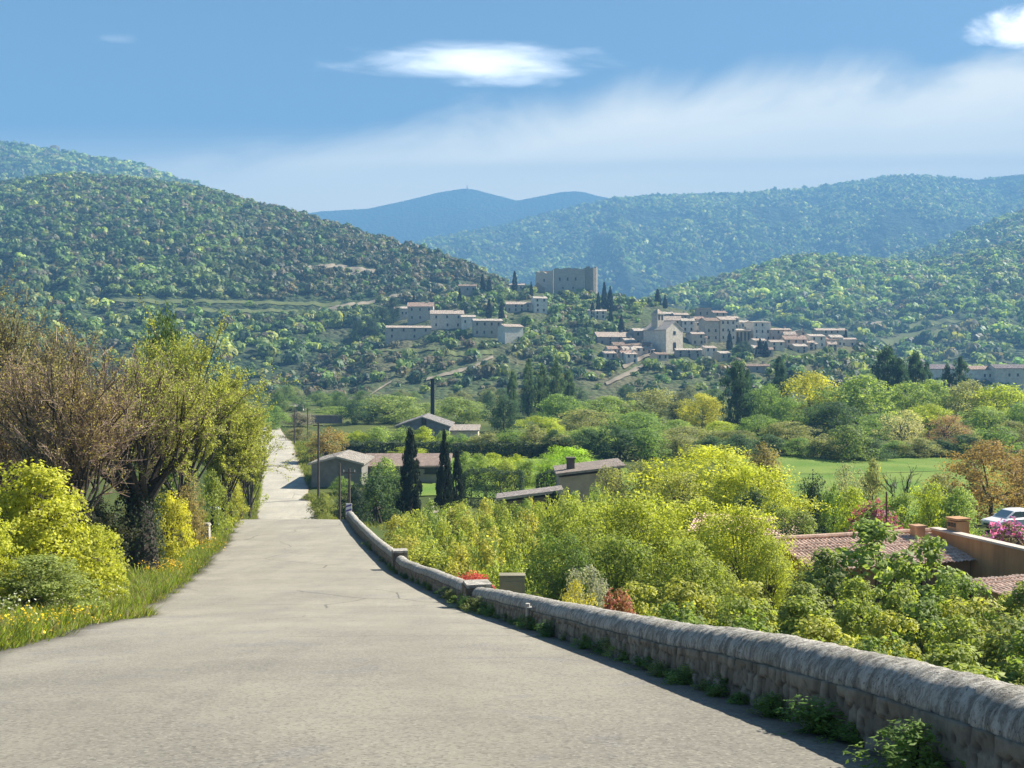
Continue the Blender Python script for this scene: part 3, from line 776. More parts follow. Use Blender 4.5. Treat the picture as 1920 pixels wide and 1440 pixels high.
ribbon('path', lefthill, [(600, 580), (660, 572), (710, 562), (765, 548)], 12, 0.8)
ribbon('path', lefthill, [(784, 534), (806, 530), (832, 537)], 16, 0.8)
ribbon('path', village, [(690, 745), (715, 728), (735, 716)], 5, 0.6)
ribbon('path', village, [(800, 712), (850, 700), (890, 688), (925, 668)], 5, 0.6)
ribbon('path', village, [(1136, 722), (1180, 700), (1215, 680), (1245, 668)], 5, 0.6)
ribbon('path', village, [(1168, 690), (1195, 672), (1225, 664)], 7, 0.6)
ribbon('path', right_a, [(1600, 610), (1650, 607), (1690, 604)], 18, 1.0)
terr_mat = plain('terrace_grass', (0.115, 0.135, 0.05), 0.95, 0.1, amt=0.3, nscale=0.2)
_tm = track_mat; track_mat = terr_mat
ribbon('field', village, [(700, 659), (760, 657), (835, 655)], 5)
ribbon('field', village, [(840, 664), (880, 662), (925, 660)], 9)
ribbon('field', lefthill, [(205, 563), (300, 564), (420, 566), (520, 568), (640, 568)], 9)
ribbon('field', lefthill, [(330, 580), (450, 582), (560, 584)], 8)
ribbon('field', village, [(470, 712), (510, 700), (550, 688), (580, 672)], 6)
ribbon('field', right_a, [(1650, 640), (1720, 628), (1800, 618)], 30)
ribbon('field', right_a, [(1690, 612), (1740, 604), (1790, 600)], 22)
track_mat = _tm

# ------------------------------------------------------------------ woods on the hills
EX = np.array(EXCL)
def keep_clear(u, py, X, Y, rg):
    bad = np.zeros(len(u), bool)
    for a, b, c, d_ in EX: bad |= (u > a) & (u < b) & (py > c) & (py < d_)
    return ~bad
def col_left(u, py, X, Y, rg):
    n = len(u); w = fbm(X / 90, Y / 90, 5, 3)
    a = palette(rg, n, CL, (5, 5, 3.5, 1.2, 2.0, 2.5)); b = palette(rg, n, CL, (2, 5, 6, 3, 0.6, 0.6)); c = palette(rg, n, CL, (4, 2, 0.8, 0.1, 4, 4))
    low = fade(520, 600, py + (w - .5) * 120)[:, None]; rightw = (fade(380, 560, u + (w - .5) * 200) * (1 - fade(560, 620, py)))[:, None]
    m = a * (1 - low) + b * low
    return m * (1 - rightw) + c * rightw
def keep_left(u, py, X, Y, rg):
    dens = 0.55 + 0.45 * fade(0.40, 0.52, fbm(X / 26, Y / 26, 9, 3))
    dens = np.where((py > 556) & (py < 592) & (u > 190) & (u < 700), dens * 0.45, dens)
    return keep_clear(u, py, X, Y, rg) & (rg.uniform(size=len(u)) < dens)
wood('woodland', lefthill, 27000, lambda u, py, rg: rg.lognormal(0, 0.52, len(u)) * (3.5 - 1.3 * fade(420, 620, u) * (1 - fade(560, 620, py))), 52, col_left, 101, 0.02, 1.03, keep_left, u0=-120, u1=1150, label='dense mixed woodland covering the steep left hillside')

def col_vil(u, py, X, Y, rg):
    n = len(u); w = fbm(X / 60, Y / 60, 15, 3)
    a = palette(rg, n, CL, (4, 5, 4, 1.5, 1.2, 1.5)); b = palette(rg, n, CL, (2.5, 2, 1.5, 0.5, 4, 4))
    sc = (fade(640, 690, py + (w - .5) * 90) * (1 - fade(930, 1040, u)))[:, None]
    return a * (1 - sc) + b * sc
def keep_vil(u, py, X, Y, rg):
    n = fbm(X / 16, Y / 16, 19, 3)
    dens = 0.35 + 0.65 * fade(0.40, 0.55, n)
    dens = np.where((u > 1110) & (u < 1610) & (py < 675), dens * 0.45, dens)
    dens = np.where((u > 440) & (u < 980) & (py > 640), dens * 0.75, dens)
    return keep_clear(u, py, X, Y, rg) & (rg.uniform(size=len(u)) < dens)
wood('woodland', village, 13000, lambda u, py, rg: rg.lognormal(0, 0.4, len(u)) * (2.15 + 0.9 * fade(0, 1, rg.uniform(-0.8, 1, len(u)))), 50, col_vil, 202, 0.0, 1.02, keep_vil, u0=300, u1=1980, label='scrub and scattered trees covering the village hill')
col_r = lambda u, py, X, Y, rg: palette(rg, len(u), CL, (3, 5, 6, 2.2, 1.4, 1.4)) * 1.15 * (0.8 + 0.5 * fbm(X / 120, Y / 120, 6, 3))[:, None]
def keep_r(u, py, X, Y, rg): return keep_clear(u, py, X, Y, rg) & (rg.uniform(size=len(u)) < 0.5 + 0.5 * fade(0.38, 0.52, fbm(X / 50, Y / 50, 29, 3)))
wood('woodland', right_a, 17000, lambda u, py, rg: rg.lognormal(0, 0.5, len(u)) * 4.3, 36, col_r, 303, 0.03, 1.02, keep_r, u0=1020, u1=2150, label='green woodland on the near right hillside')
wood('woodland', right_b, 12000, lambda u, py, rg: rg.lognormal(0, 0.5, len(u)) * 5.6, 28, col_r, 404, 0.12, 1.02, keep_r, u0=1450, u1=2150, label='hazy woodland on the further right slope')
wood('woodland', left_far, 5500, lambda u, py, rg: rg.lognormal(0, 0.3, len(u)) * 6.5, 16, col_r, 505, 0.45, 1.01, None, u0=-150, u1=520, label='hazy woodland on the farthest left ridge')
wood('woodland', massif, 62000, lambda u, py, rg: rg.lognormal(0, 0.35, len(u)) * 6.5, 8, col_r, 606, 0.05, 0.985, lambda u, py, X, Y, rg: rg.uniform(size=len(u)) < fade(0.30, 0.66, fbm(X / 160, Y / 160, 39, 4)), u0=560, u1=2050, label='patchy blue hazed woodland over the broad mountain')
# ------------------------------------------------------------------ tree and shrub kinds (unit: height 1, width 1)
def env_round(z, zb):   # fraction of max radius
    s = np.clip((z - zb) / (1 - zb), 0, 1); return np.sqrt(np.clip(1 - (2 * (s ** 0.85) - 1) ** 2, 0, 1))
def env_dome(z, zb):
    s = np.clip((z - zb) / (1 - zb), 0, 1); return np.sqrt(np.clip(1 - s ** 2.0, 0, 1)) * (0.80 + 0.2 * fade(0, 0.25, s))
def env_col(z, zb):
    s = np.clip((z - zb) / (1 - zb), 0, 1); return np.clip(np.minimum(1, 0.6 + 2.2 * s) * (1 - s ** 5.0), 0, 1)
def env_cone(z, zb):
    s = np.clip((z - zb) / (1 - zb), 0, 1); return np.clip(np.minimum(1, 0.5 + 4 * s) * (1 - s ** 1.7) ** 0.85, 0, 1)

def make_crown(seed, env, zb, clumps, per, leaf, cr, shell=0.5, up=0.25, aspect=0.6, flat=0.75, upright=0.0, wild=0.12):
    rg = np.random.default_rng(seed)
    cz = zb + (1 - zb) * rg.uniform(0, 0.96, clumps * 3)
    e = env(cz, zb)
    cz = cz[rg.uniform(size=len(cz)) < e * 0.8 + 0.2][:clumps]
    n = len(cz); a = rg.uniform(0, 6.283, n)
    lump = 1 + wild * np.sin(a * 2 + seed) + wild * np.sin(a * 3 + seed * 2.1 + cz * 5)
    rr = 0.5 * env(cz, zb) * np.sqrt(rg.uniform(shell ** 2, 1.0, n)) * lump
    rr = np.maximum(rr - cr * 0.6, 0) * 1.0
    C = np.stack([rr * np.cos(a), rr * np.sin(a), cz], axis=1)
    k = np.repeat(np.arange(n), per)
    size_k = rg.uniform(0.65, 1.3, n)
    d = rg.normal(size=(len(k), 3)); d /= np.linalg.norm(d, axis=1)[:, None]
    rad = cr * size_k[k] * rg.uniform(0.25, 1.0, len(k)) ** 0.5
    off = d * rad[:, None]; off[:, 2] *= flat
    P = C[k] + off
    P[:, 2] = np.maximum(P[:, 2], zb * 0.5 + 0.005)
    out = P.copy(); out[:, 2] = (P[:, 2] - (zb + 1) / 2) * 0.7; out /= np.linalg.norm(out, axis=1)[:, None] + 1e-6
    N = d * 0.55 + out * 0.5 + rg.normal(size=P.shape) * 0.55 + np.array([0, 0, up])
    if upright: N[:, 2] *= (1 - upright)
    tint = np.clip(rg.uniform(0, 1, n)[k] * 0.45 + rg.uniform(0, 1, len(k)) * 0.55, 0, 1)
    g = Geo(); g.leaves(P, N, leaf * rg.uniform(0.6, 1.35, len(k)), tint, aspect, rg)
    return g, C

def make_trunk(seed, zb, C, r0=0.035, limbs=9, lean=0.03, multi=1):
    rg = np.random.default_rng(seed + 900); g = Geo()
    for mth in range(multi):
        top = np.array([rg.normal() * lean, rg.normal() * lean, max(zb, 0.12) + 0.25])
        b = np.array([0, 0, -0.06]) + (np.array([rg.normal() * .05, rg.normal() * .05, 0]) if multi > 1 else 0)
        m1 = b * 0.5 + top * 0.5 + np.array([rg.normal() * .012, rg.normal() * .012, 0])
        g.tube([b, b * 0.8 + top * 0.2, m1, top], np.array([1.5, 1.05, 0.85, 0.6]) * r0, 7)
        sel = C[rg.choice(len(C), min(limbs, len(C)), replace=False)]
        for c in sel:
            s = rg.uniform(0.35, 1.0); p0 = m1 * (1 - s) + top * s
            mid = p0 * 0.5 + c * 0.5 + np.array([0, 0, 0.04]) + rg.normal(size=3) * 0.015
            g.tube([p0, mid, c], np.array([0.5, 0.32, 0.08]) * r0, 5)
            for _ in range(2):
                e = c + rg.normal(size=3) * 0.09
                g.tube([mid * 0.5 + c * 0.5, e], [0.16 * r0, 0.05 * r0], 3)
    return g

KINDS = {}
def kind(name, mat, seeds, crown, trunk):
    KINDS[name] = []
    for s in seeds:
        cg, C = make_crown(s, **crown)
        tg = make_trunk(s, crown['zb'], C, **trunk)
        KINDS[name].append((cg.mesh('crown', M[mat]), tg.mesh('trunk', M['bark'])))
kind('broad', 'leaf', (1, 2, 3, 4, 5), dict(env=env_round, zb=0.04, clumps=120, per=74, leaf=0.032, cr=0.125, shell=0.55, wild=0.26), dict(r0=0.026))
kind('airy', 'leaf', (11, 12), dict(env=env_round, zb=0.10, clumps=130, per=34, leaf=0.028, cr=0.11, shell=0.3), dict(r0=0.018, limbs=18, multi=2))
kind('bush', 'leaf', (21, 22, 23, 24, 25), dict(env=env_dome, zb=0.0, clumps=90, per=74, leaf=0.036, cr=0.13, shell=0.45, wild=0.28), dict(r0=0.02, multi=3, limbs=6))
kind('poplar', 'leaf', (31, 32), dict(env=env_col, zb=0.06, clumps=190, per=40, leaf=0.044, cr=0.11, shell=0.55, flat=0.6, wild=0.2), dict(r0=0.04, limbs=14))
kind('cypress', 'needle', (41, 42), dict(env=env_cone, zb=0.015, clumps=150, per=42, leaf=0.075, cr=0.11, shell=0.72, up=0.0, aspect=0.35, flat=0.5, upright=0.6, wild=0.04), dict(r0=0.06, limbs=3))
kind('near_bush', 'leaf', (51, 52, 53, 54), dict(env=env_dome, zb=0.0, clumps=190, per=75, leaf=0.027, cr=0.10, shell=0.5, up=0.5, aspect=0.7, wild=0.2), dict(r0=0.012, multi=5, limbs=9))
kind('fine_bush', 'leaf', (61, 62), dict(env=env_dome, zb=0.0, clumps=210, per=62, leaf=0.027, cr=0.095, shell=0.5, aspect=0.5, flat=0.9, upright=0.0, up=0.5, wild=0.25), dict(r0=0.012, multi=6, limbs=9))
kind('sapling', 'leaf', (71, 72, 73), dict(env=env_round, zb=0.06, clumps=36, per=40, leaf=0.066, cr=0.15, shell=0.2, up=0.4, aspect=0.6, flat=1.2), dict(r0=0.02, multi=3, limbs=6))
kind('bramble', 'leaf', (55, 56, 57, 58), dict(env=env_dome, zb=0.0, clumps=120, per=58, leaf=0.040, cr=0.105, shell=0.62, up=1.1, aspect=0.75, flat=0.55, wild=0.3), dict(r0=0.012, multi=5, limbs=9))
kind('fine_tree', 'leaf', (91, 92), dict(env=env_round, zb=0.04, clumps=260, per=70, leaf=0.021, cr=0.085, shell=0.55, wild=0.2), dict(r0=0.022, limbs=14))
kind('weed', 'leaf', (95, 96, 97), dict(env=env_dome, zb=0.0, clumps=34, per=48, leaf=0.075, cr=0.16, shell=0.15, up=0.7, aspect=0.42, flat=1.0, wild=0.35), dict(r0=0.02, multi=4, limbs=6))
kind('fig', 'leaf', (81,), dict(env=env_dome, zb=0.03, clumps=95, per=42, leaf=0.048, cr=0.10, shell=0.5, up=0.8, aspect=0.8), dict(r0=0.014, multi=5, limbs=12))

# hedge: a clipped block of leaves, unit box 1 x 1 x 1 standing on z = 0
def make_hedge(seed, n, leaf):
    rg = np.random.default_rng(seed)
    P = rg.uniform(-0.5, 0.5, (n, 3)); face = rg.integers(0, 5, n)
    N = rg.normal(size=(n, 3)) * 0.7
    for f, (ax, v) in enumerate(((0, .5), (0, -.5), (1, .5), (1, -.5), (2, .5))):
        s = face == f; P[s, ax] = v + rg.normal(size=s.sum()) * 0.03; N[s, ax] += np.sign(v) * 1.0
    P[:, 2] += 0.5
    return P, N, rg
def hedge(label, px0, px1, D, top, h=None, depth=1.6, color=(0.04, 0.07, 0.03), n=6000, leaf=0.24, group='hedges', rz=0.0, lumpy=0.25):
    x0, x1 = PX(px0, D), PX(px1, D); xc = (x0 + x1) / 2; zb = G(xc, D)
    h = PZ(top, D) - zb if h is None else h
    P, N, rg = make_hedge(int(px0 + D), n, leaf)
    root = empty('hedge', (xc, D + depth / 2, zb), label, 'hedge', group, rz)
    g = Geo(); lump = 1 + lumpy * (fbm(P[:, 0] * (x1 - x0) / 1.8, P[:, 1], int(px0), 3) - 0.5) * 2
    Q = P * np.array([x1 - x0, depth, h]); Q[:, 2] *= lump; Q[:, 1] *= lump
    g.leaves(Q, N, leaf * rg.uniform(.6, 1.4, n), rg.uniform(0, 1, n), 0.65, rg)
    g.build('foliage', M['leaf'], root, color=color)
    g = Geo()
    for i in range(max(3, int((x1 - x0) / 1.5))):
        x = (x0 - x1) / 2 + (x1 - x0) * (i + .5) / max(3, int((x1 - x0) / 1.5))
        g.tube([(x, 0, -0.2), (x + .1, 0.05, h * .45), (x - .1, 0, h * .8)], [0.07, 0.05, 0.02], 5)
    g.build('stem', M['bark'], root, color=(0.08, 0.065, 0.05))
    return root

count = {}
def tree(k, label, px, D, top, wpx, color, name='tree', cat='tree', group=None, bark=(0.10, 0.085, 0.07), sink=0.0, base=None, z=None, dz=0.0, lean=0.0):
    x = PX(px, D); zb = (G(x, D) if z is None else z) - sink
    h = PZ(top, D) - zb; w = wpx / F * D
    i = count.get(k, 0); count[k] = i + 1
    cm, tm = KINDS[k][i % len(KINDS[k])]
    root = empty(name, (x, D, zb), label, cat, group, random.uniform(0, 6.28))
    root.scale = (w, w, h); root.rotation_euler.y = lean
    tr = bpy.data.objects.new('trunk' if cat == 'tree' else 'stem', tm); tr.color = (*bark, 1); link(tr, root)
    cr = bpy.data.objects.new('crown' if cat == 'tree' else 'foliage', cm); cr.color = (*color, 1); link(cr, root)
    return root

LIME = (0.215, 0.250, 0.030); YEL = (0.270, 0.265, 0.035); GRN = (0.115, 0.170, 0.045); MID = (0.155, 0.205, 0.055); DRK = (0.050, 0.084, 0.036); OLV = (0.170, 0.178, 0.078)
BRN = (0.160, 0.115, 0.060); SIL = (0.20, 0.21, 0.13); BLU = (0.032, 0.062, 0.032); EVG = (0.018, 0.034, 0.020)

# --- tall poplars of the plain
pg = 'tall poplars on the plain'
for px, D, top, w, lab in ((1381, 235, 674, 52, 'big dark poplar standing alone in front of the pale village trees'),
                           (1402, 262, 692, 30, 'slim poplar close on the right of the big dark poplar'),
                           (962, 300, 692, 22, 'pale slim poplar at the left end of the poplar row under the castle'),
                           (992, 290, 672, 30, 'tall poplar second from the left in the row under the castle'),
                           (1018, 292, 680, 28, 'middle poplar of the row under the castle'),
                           (1043, 288, 676, 34, 'broad poplar right of the middle one in the row under the castle'),
                           (1066, 296, 690, 30, 'shorter poplar at the right end of the row under the castle'),
                           (1461, 300, 668, 40, 'dark poplar rising behind the bright yellow tree'),
                           (1663, 300, 646, 62, 'broadest tall poplar, right of the large spreading green tree'),
                           (1687, 296, 672, 42, 'poplar touching the right side of the broadest tall poplar'),
                           (1716, 305, 656, 40, 'slender poplar standing second to the right of the broadest tall poplar'),
                           (1738, 310, 678, 30, 'short thin poplar close right of the slender poplar'),
                           (1776, 330, 680, 22, 'small dark round topped poplar of the dark pair on the right'),
                           (1801, 330, 668, 36, 'taller of the dark pair of poplars on the right')):
    tree('poplar', lab, px, D, top, w * 1.08, BLU if px > 1300 else (0.062, 0.098, 0.045), 'poplar', group=pg)

# --- belt of broadleaf trees across the plain
bg = 'broadleaf trees across the plain'
belt = [
 (1520, 232, 697, 120, YEL, 'brightest yellow green tree in the middle of the belt'), (1318, 240, 738, 92, YEL, 'yellow tree left of the big dark poplar'),
 (1604, 225, 702, 150, MID, 'large spreading green tree right of the brightest yellow one'), (1440, 236, 722, 80, GRN, 'green tree under the dark poplar behind'),
 (1480, 222, 745, 90, GRN, 'deep green tree in front of the brightest yellow one'), (1562, 215, 752, 96, DRK, 'dark green tree at the foot of the large spreading one'),
 (1700, 232, 716, 86, MID, 'green tree at the foot of the broadest tall poplar'), (1758, 236, 712, 110, MID, 'rounded green tree below the short thin poplar'),
 (1815, 228, 714, 100, OLV, 'olive green tree below the dark poplar pair'), (1882, 222, 722, 130, LIME, 'bright green tree at the right edge of the belt'),
 (1740, 210, 757, 100, LIME, 'yellowish round tree behind the brown bare tree'), (1848, 205, 762, 104, MID, 'medium green tree in front of the bright green one at the right edge'),
 (1918, 205, 756, 90, GRN, 'green tree cut by the right picture edge in the belt'), (1650, 208, 776, 96, GRN, 'dark green tree behind the pale blossomy tree'),
 (1225, 250, 730, 130, OLV, 'wide olive green tree below the church'), (1278, 246, 735, 46, (0.05, 0.065, 0.055), 'dark greyish tree beside the yellow tree'),
 (1140, 246, 742, 110, MID, 'mid green tree right of the poplar row'), (1052, 252, 738, 120, GRN, 'broad green tree at the foot of the poplar row'),
 (1100, 214, 768, 110, OLV, 'olive tree in front of the broad green tree'), (1190, 206, 772, 130, GRN, 'large dark green spreading tree in the middle of the belt'),
 (1012, 206, 780, 90, LIME, 'yellow green tree above the clipped hedge'), (945, 232, 742, 70, BLU, 'bluish green pointed tree left of the broad green tree'),
 (1262, 204, 786, 80, MID, 'mid green tree right of the large spreading one'), (1350, 205, 790, 90, LIME, 'yellow green bush tree at the foot of the big dark poplar'),
 (1290, 186, 800, 110, OLV, 'olive brown tree in front of the yellow tree'), (1420, 196, 778, 84, GRN, 'green tree right of the foot of the big dark poplar'),
 (730, 262, 740, 130, (0.150, 0.190, 0.065), 'pale green rounded tree behind the grey warehouse'), (860, 258, 744, 120, (0.145, 0.185, 0.065), 'pale green rounded tree right of the dark chimney'),
 (795, 268, 756, 80, (0.150, 0.190, 0.065), 'smaller pale green tree between the two rounded ones'), (665, 255, 752, 50, BLU, 'bluish conifer left of the grey warehouse'),
 (692, 262, 760, 40, BLU, 'small bluish conifer next to the larger one'), (628, 300, 762, 70, MID, 'green tree right of the white roofed far house'),
 (560, 250, 772, 60, (0.16, 0.15, 0.12), 'grey leafless looking tree in front of the white roofed far house'), (512, 240, 762, 60, GRN, 'green tree just above the end of the road'),
 (1110, 186, 800, 90, MID, 'mid green tree left of the large dark spreading tree, close to the field'), (1380, 184, 806, 100, (0.115, 0.13, 0.05), 'dull green tree before the big dark poplar'),
 (1475, 192, 790, 90, OLV, 'olive tree at the left end of the dark thicket'), (1790, 190, 796, 80, OLV, 'olive green tree right of the brown bare tree'),
 (1900, 180, 790, 90, (0.13, 0.14, 0.06), 'dull green tree over the brown leaved tree at the right edge')]
for px, D, top, w, c, lab in belt:
    tree('broad', lab, px, D, top, w * 1.12, c, 'broadleaf_tree', group=bg)
tree('airy', 'pale blossomy tree beside the brown bare tree', 1692, 186, 768, 100, (0.30, 0.29, 0.17), 'broadleaf_tree', group=bg)
tree('airy', 'brown bare looking tree in the belt of green trees', 1776, 186, 776, 96, (0.22, 0.14, 0.09), 'broadleaf_tree', group=bg)

fr = np.random.default_rng(12)
for i in range(64):
    px = fr.uniform(470, 1120) if i < 44 else fr.uniform(1120, 1900); D = fr.uniform(300, 420)
    x = PX(px, D); zb = G(x, D); hh = fr.uniform(3.5, 7.5); tp = HY - F * (zb + hh) / D
    tree('broad', 'small green tree scattered on the flat ground at the foot of the village hill', px, D, tp, fr.uniform(26, 52), [(0.115, 0.155, 0.05), (0.075, 0.115, 0.04), (0.05, 0.085, 0.04), (0.13, 0.14, 0.07)][fr.integers(4)], 'small_tree', group='scattered trees at the foot of the village hill')
# undergrowth along the far edge of the meadow
ug = 'dark thicket bushes along the meadow edge'
th = [(1440, 172, 815, 110), (1500, 170, 822, 110), (1545, 166, 812, 100), (1590, 164, 794, 120), (1632, 165, 818, 90), (1675, 168, 826, 90), (1720, 168, 822, 100), (1765, 170, 824, 90),
      (1810, 168, 812, 100), (1870, 165, 800, 120), (1050, 170, 815, 90), (1100, 168, 805, 110), (1160, 166, 796, 120), (1215, 165, 800, 110), (1270, 166, 812, 100), (1330, 168, 818, 100), (1385, 170, 815, 100)]
for i, (px, D, top, w) in enumerate(th):
    tree('bush', 'dark green thicket bush on the far edge of the meadow', px, D, top, w, (DRK, GRN, OLV, DRK)[i % 4] if i != 3 else (0.10, 0.135, 0.04), 'bush', 'bush', ug)
hg = 'hedgerow shrubs across the field'
for px, D, top, w, c, lab in ((668, 178, 806, 60, LIME, 'leftmost rounded shrub of the tall hedgerow before the warehouse'), (708, 176, 798, 72, MID, 'broad shrub second in the tall hedgerow before the warehouse'), (752, 178, 801, 70, MID, 'shrub of the tall hedgerow right under the warehouse gable'),
                              (795, 176, 800, 66, LIME, 'bright shrub of the tall hedgerow between the two taller cypresses'), (832, 177, 808, 56, MID, 'shrub of the hedgerow behind the slim cypress'), (868, 174, 812, 66, GRN, 'green shrub of the hedgerow just right of the cypresses'),
                              (912, 172, 808, 74, OLV, 'olive shrub of the hedgerow right of the cypresses'), (958, 172, 803, 80, GRN, 'wide green shrub of the hedgerow in mid field'), (1004, 172, 798, 76, OLV, 'taller olive shrub at the right part of the hedgerow'), (1040, 171, 806, 60, DRK, 'dark shrub at the right end of the hedgerow')):
    tree('bush', lab, px, D, top, w * 1.15, c, 'hedgerow_shrub', 'shrub', hg)
hedge('hedge strip coloured dark as the shade below the hedgerow shrubs', 655, 1035, 168, 832, depth=3, color=(0.035, 0.05, 0.028), n=14000, leaf=0.36)  # dark leaf colour stands in for shade at the shrubs' foot
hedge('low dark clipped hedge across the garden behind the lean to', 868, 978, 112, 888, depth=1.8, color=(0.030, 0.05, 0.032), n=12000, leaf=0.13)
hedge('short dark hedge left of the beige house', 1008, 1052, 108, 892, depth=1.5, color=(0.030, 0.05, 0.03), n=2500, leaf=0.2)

# the meadow and field strips: thin sheets on the valley floor
mead, t = newmat('spring_meadow')
tc = t.n('ShaderNodeTexCoord').outputs['Object']
n1 = t.noise(tc, 0.12, 4, 0.6); n2 = t.noise(tc, 2.5, 5, 0.7)
c = t.mix(t.step(n1, 0.35, 0.65), (0.105, 0.185, 0.030), (0.165, 0.225, 0.045)); c = t.mix(t.step(n2, 0.5, 0.8, 0, 0.4), c, (0.07, 0.12, 0.02))
finish(t, bsdf(t, c, 0.9, 0.1, n2, 0.8, 0.15))
def field(x0, x1, y0, y1, seed):
    xs = np.linspace(x0, x1, 70); ysf = np.linspace(y0, y1, 40)
    X, Y = np.meshgrid(xs, ysf, indexing='ij')
    Y = Y + (fbm(X / 15, X * 0, seed, 3) - 0.5) * 5 * np.abs(Y - (y0 + y1) / 2) / (y1 - y0)
    o = grid_mesh('meadow', X, Y, ground_z(X, Y) + 0.12, mead); return tag(o, kind='structure')
field(30, 90, 98, 168, 3)
field(-12, 16, 118, 170, 4)

# --- trees and shrubs of the middle distance
mg = 'garden trees and shrubs below the road'
for i, (px, D, top, w, lab) in enumerate(((769, 104, 803, 44, 'tallest dark cypress left of the pale driveway'), (833, 106, 806, 33, 'slim dark cypress right of the pale driveway'), (857, 110, 843, 26, 'shortest slim cypress behind the other two'))):
    tree('cypress', lab, px, D, top, w * 1.2, (0.022, 0.036, 0.018), 'cypress', group='dark cypresses by the stone barn')
tree('cypress', 'small dark conical bush in front of the lean to', 1040, 78, 921, 40, (0.022, 0.05, 0.018), 'cypress_bush', 'bush')
for px, D, top, w, c, lab in ((706, 101, 872, 110, DRK, 'dark spreading evergreen bush by the road junction'), (664, 99, 905, 70, EVG, 'dark low evergreen at the foot of the utility poles'),
                              (737, 105, 880, 80, DRK, 'dark evergreen bush touching the tallest cypress'), (720, 112, 858, 96, MID, 'yellow green bush in front of the long barn'),
                              (640, 122, 893, 50, GRN, 'small green shrub against the stone barn')):
    tree('bush', lab, px, D, top, w, c, 'bush', 'bush', mg)
tree('fine_tree', 'bright lime green tree behind the beige house', 1066, 122, 836, 128, (0.20, 0.29, 0.035), 'garden_tree', group=mg)
tree('fine_tree', 'big bright yellow green tree right of the beige house', 1335, 84, 836, 330, (0.27, 0.285, 0.035), 'garden_tree', group=mg)
tree('fine_tree', 'lower rounded part yellow tree in front of the big yellow green one', 1405, 80, 868, 170, (0.25, 0.275, 0.035), 'garden_tree', group=mg)
tree('airy', 'loose olive green tree beside the wall of the beige house', 1195, 88, 862, 170, (0.17, 0.18, 0.06), 'garden_tree', group=mg)
tree('airy', 'thin pale leaved tree in front of the big yellow green one', 1270, 80, 880, 150, (0.22, 0.23, 0.06), 'garden_tree', group=mg)
tree('bush', 'brownish rounded bush left of the meadow', 1428, 112, 828, 130, (0.15, 0.13, 0.05), 'bush', 'bush', mg)
tree('bush', 'dark shaded laurel below the big yellow green tree', 1412, 74, 908, 110, (0.05, 0.075, 0.028), 'bush', 'bush', mg)
tree('bush', 'almost black evergreen bush left of the twiggy shrubs', 1522, 82, 889, 84, EVG, 'bush', 'bush', mg)
for px, D, top, w, c, lab in ((1588, 88, 868, 86, SIL, 'pale silvery shrub right of the black evergreen'), (1636, 92, 862, 76, OLV, 'olive shrub in front of the meadow'),
                              (1600, 74, 915, 110, LIME, 'yellow green shrub left of the purple one'), (1562, 80, 905, 60, GRN, 'green shrub touching the black evergreen'),
                              (1690, 78, 918, 90, MID, 'green shrub behind the purple one'), (1742, 74, 905, 110, LIME, 'yellow green shrub under the brown leaved tree'),
                              (1800, 72, 915, 120, MID, 'green shrub beside the brown leaved tree'), (1760, 82, 890, 90, OLV, 'olive shrub under the left side of the brown leaved tree')):
    tree('airy' if c is SIL else 'bush', lab, px, D, top, w, c, 'shrub', 'shrub', mg)
tree('fine_tree', 'big tree with bronze brown new leaves at the right edge', 1858, 84, 826, 210, (0.175, 0.125, 0.055), 'garden_tree', group=mg)
tree('fine_tree', 'second bronze leaved tree cut by the right picture edge', 1935, 92, 832, 120, (0.20, 0.13, 0.05), 'garden_tree', group=mg)
tree('bush', 'orange brown shrub beside the brick end of the barn', 612, 150, 800, 95, (0.19, 0.15, 0.06), 'bush', 'bush', mg)
tree('bush', 'green shrub on the verge right of the far road', 560, 190, 800, 60, (0.15, 0.14, 0.07), 'bush', 'bush', mg)
tree('bush', 'yellow green vine covered bank behind the stone barn', 770, 160, 838, 110, LIME, 'bush', 'bush', mg)
tree('bush', 'grassy bush at the road junction', 604, 104, 925, 62, (0.14, 0.16, 0.045), 'bush', 'bush', mg)
tree('bush', 'grassy bush on the verge beyond the road junction', 578, 118, 925, 30, (0.16, 0.18, 0.045), 'bush', 'bush', mg)

# flowering shrubs: foliage plus blossom
def blossom(label, px, D, top, w, petal, leafc, name='flowering_shrub', h=None):
    o = tree('bush', label, px, D, top, w, leafc, name, 'shrub', 'flowering shrubs')
    rg = np.random.default_rng(int(px)); n = 1500
    d = rg.normal(size=(n, 3)); d /= np.linalg.norm(d, axis=1)[:, None]; d[:, 2] = np.abs(d[:, 2])
    P = d * np.array([0.50, 0.50, 0.98]) * rg.uniform(0.82, 1.06, n)[:, None]
    P += 0.05 * np.sin(P[:, ::-1] * 17)
    g = Geo(); g.leaves(P, d + rg.normal(size=(n, 3)) * 0.6, 0.055 * rg.uniform(.6, 1.4, n), rg.uniform(0, 1, n), 0.8, rg)
    g.build('blossom', M['petal'], o, color=petal)
    return o
blossom('dull purple flowering shrub in the gardens', 1640, 66, 941, 122, (0.34, 0.10, 0.17), GRN)
blossom('bright magenta flowering shrub in front of the parked car', 1892, 57, 976, 130, (0.62, 0.19, 0.55), (0.10, 0.09, 0.05))
blossom('red leaved shrub just behind the stone wall', 884, 33, 1074, 100, (0.50, 0.10, 0.09), (0.30, 0.07, 0.05))
blossom('faded reddish shrub behind the near stone wall', 1160, 19.5, 1108, 100, (0.38, 0.15, 0.11), (0.16, 0.10, 0.05))

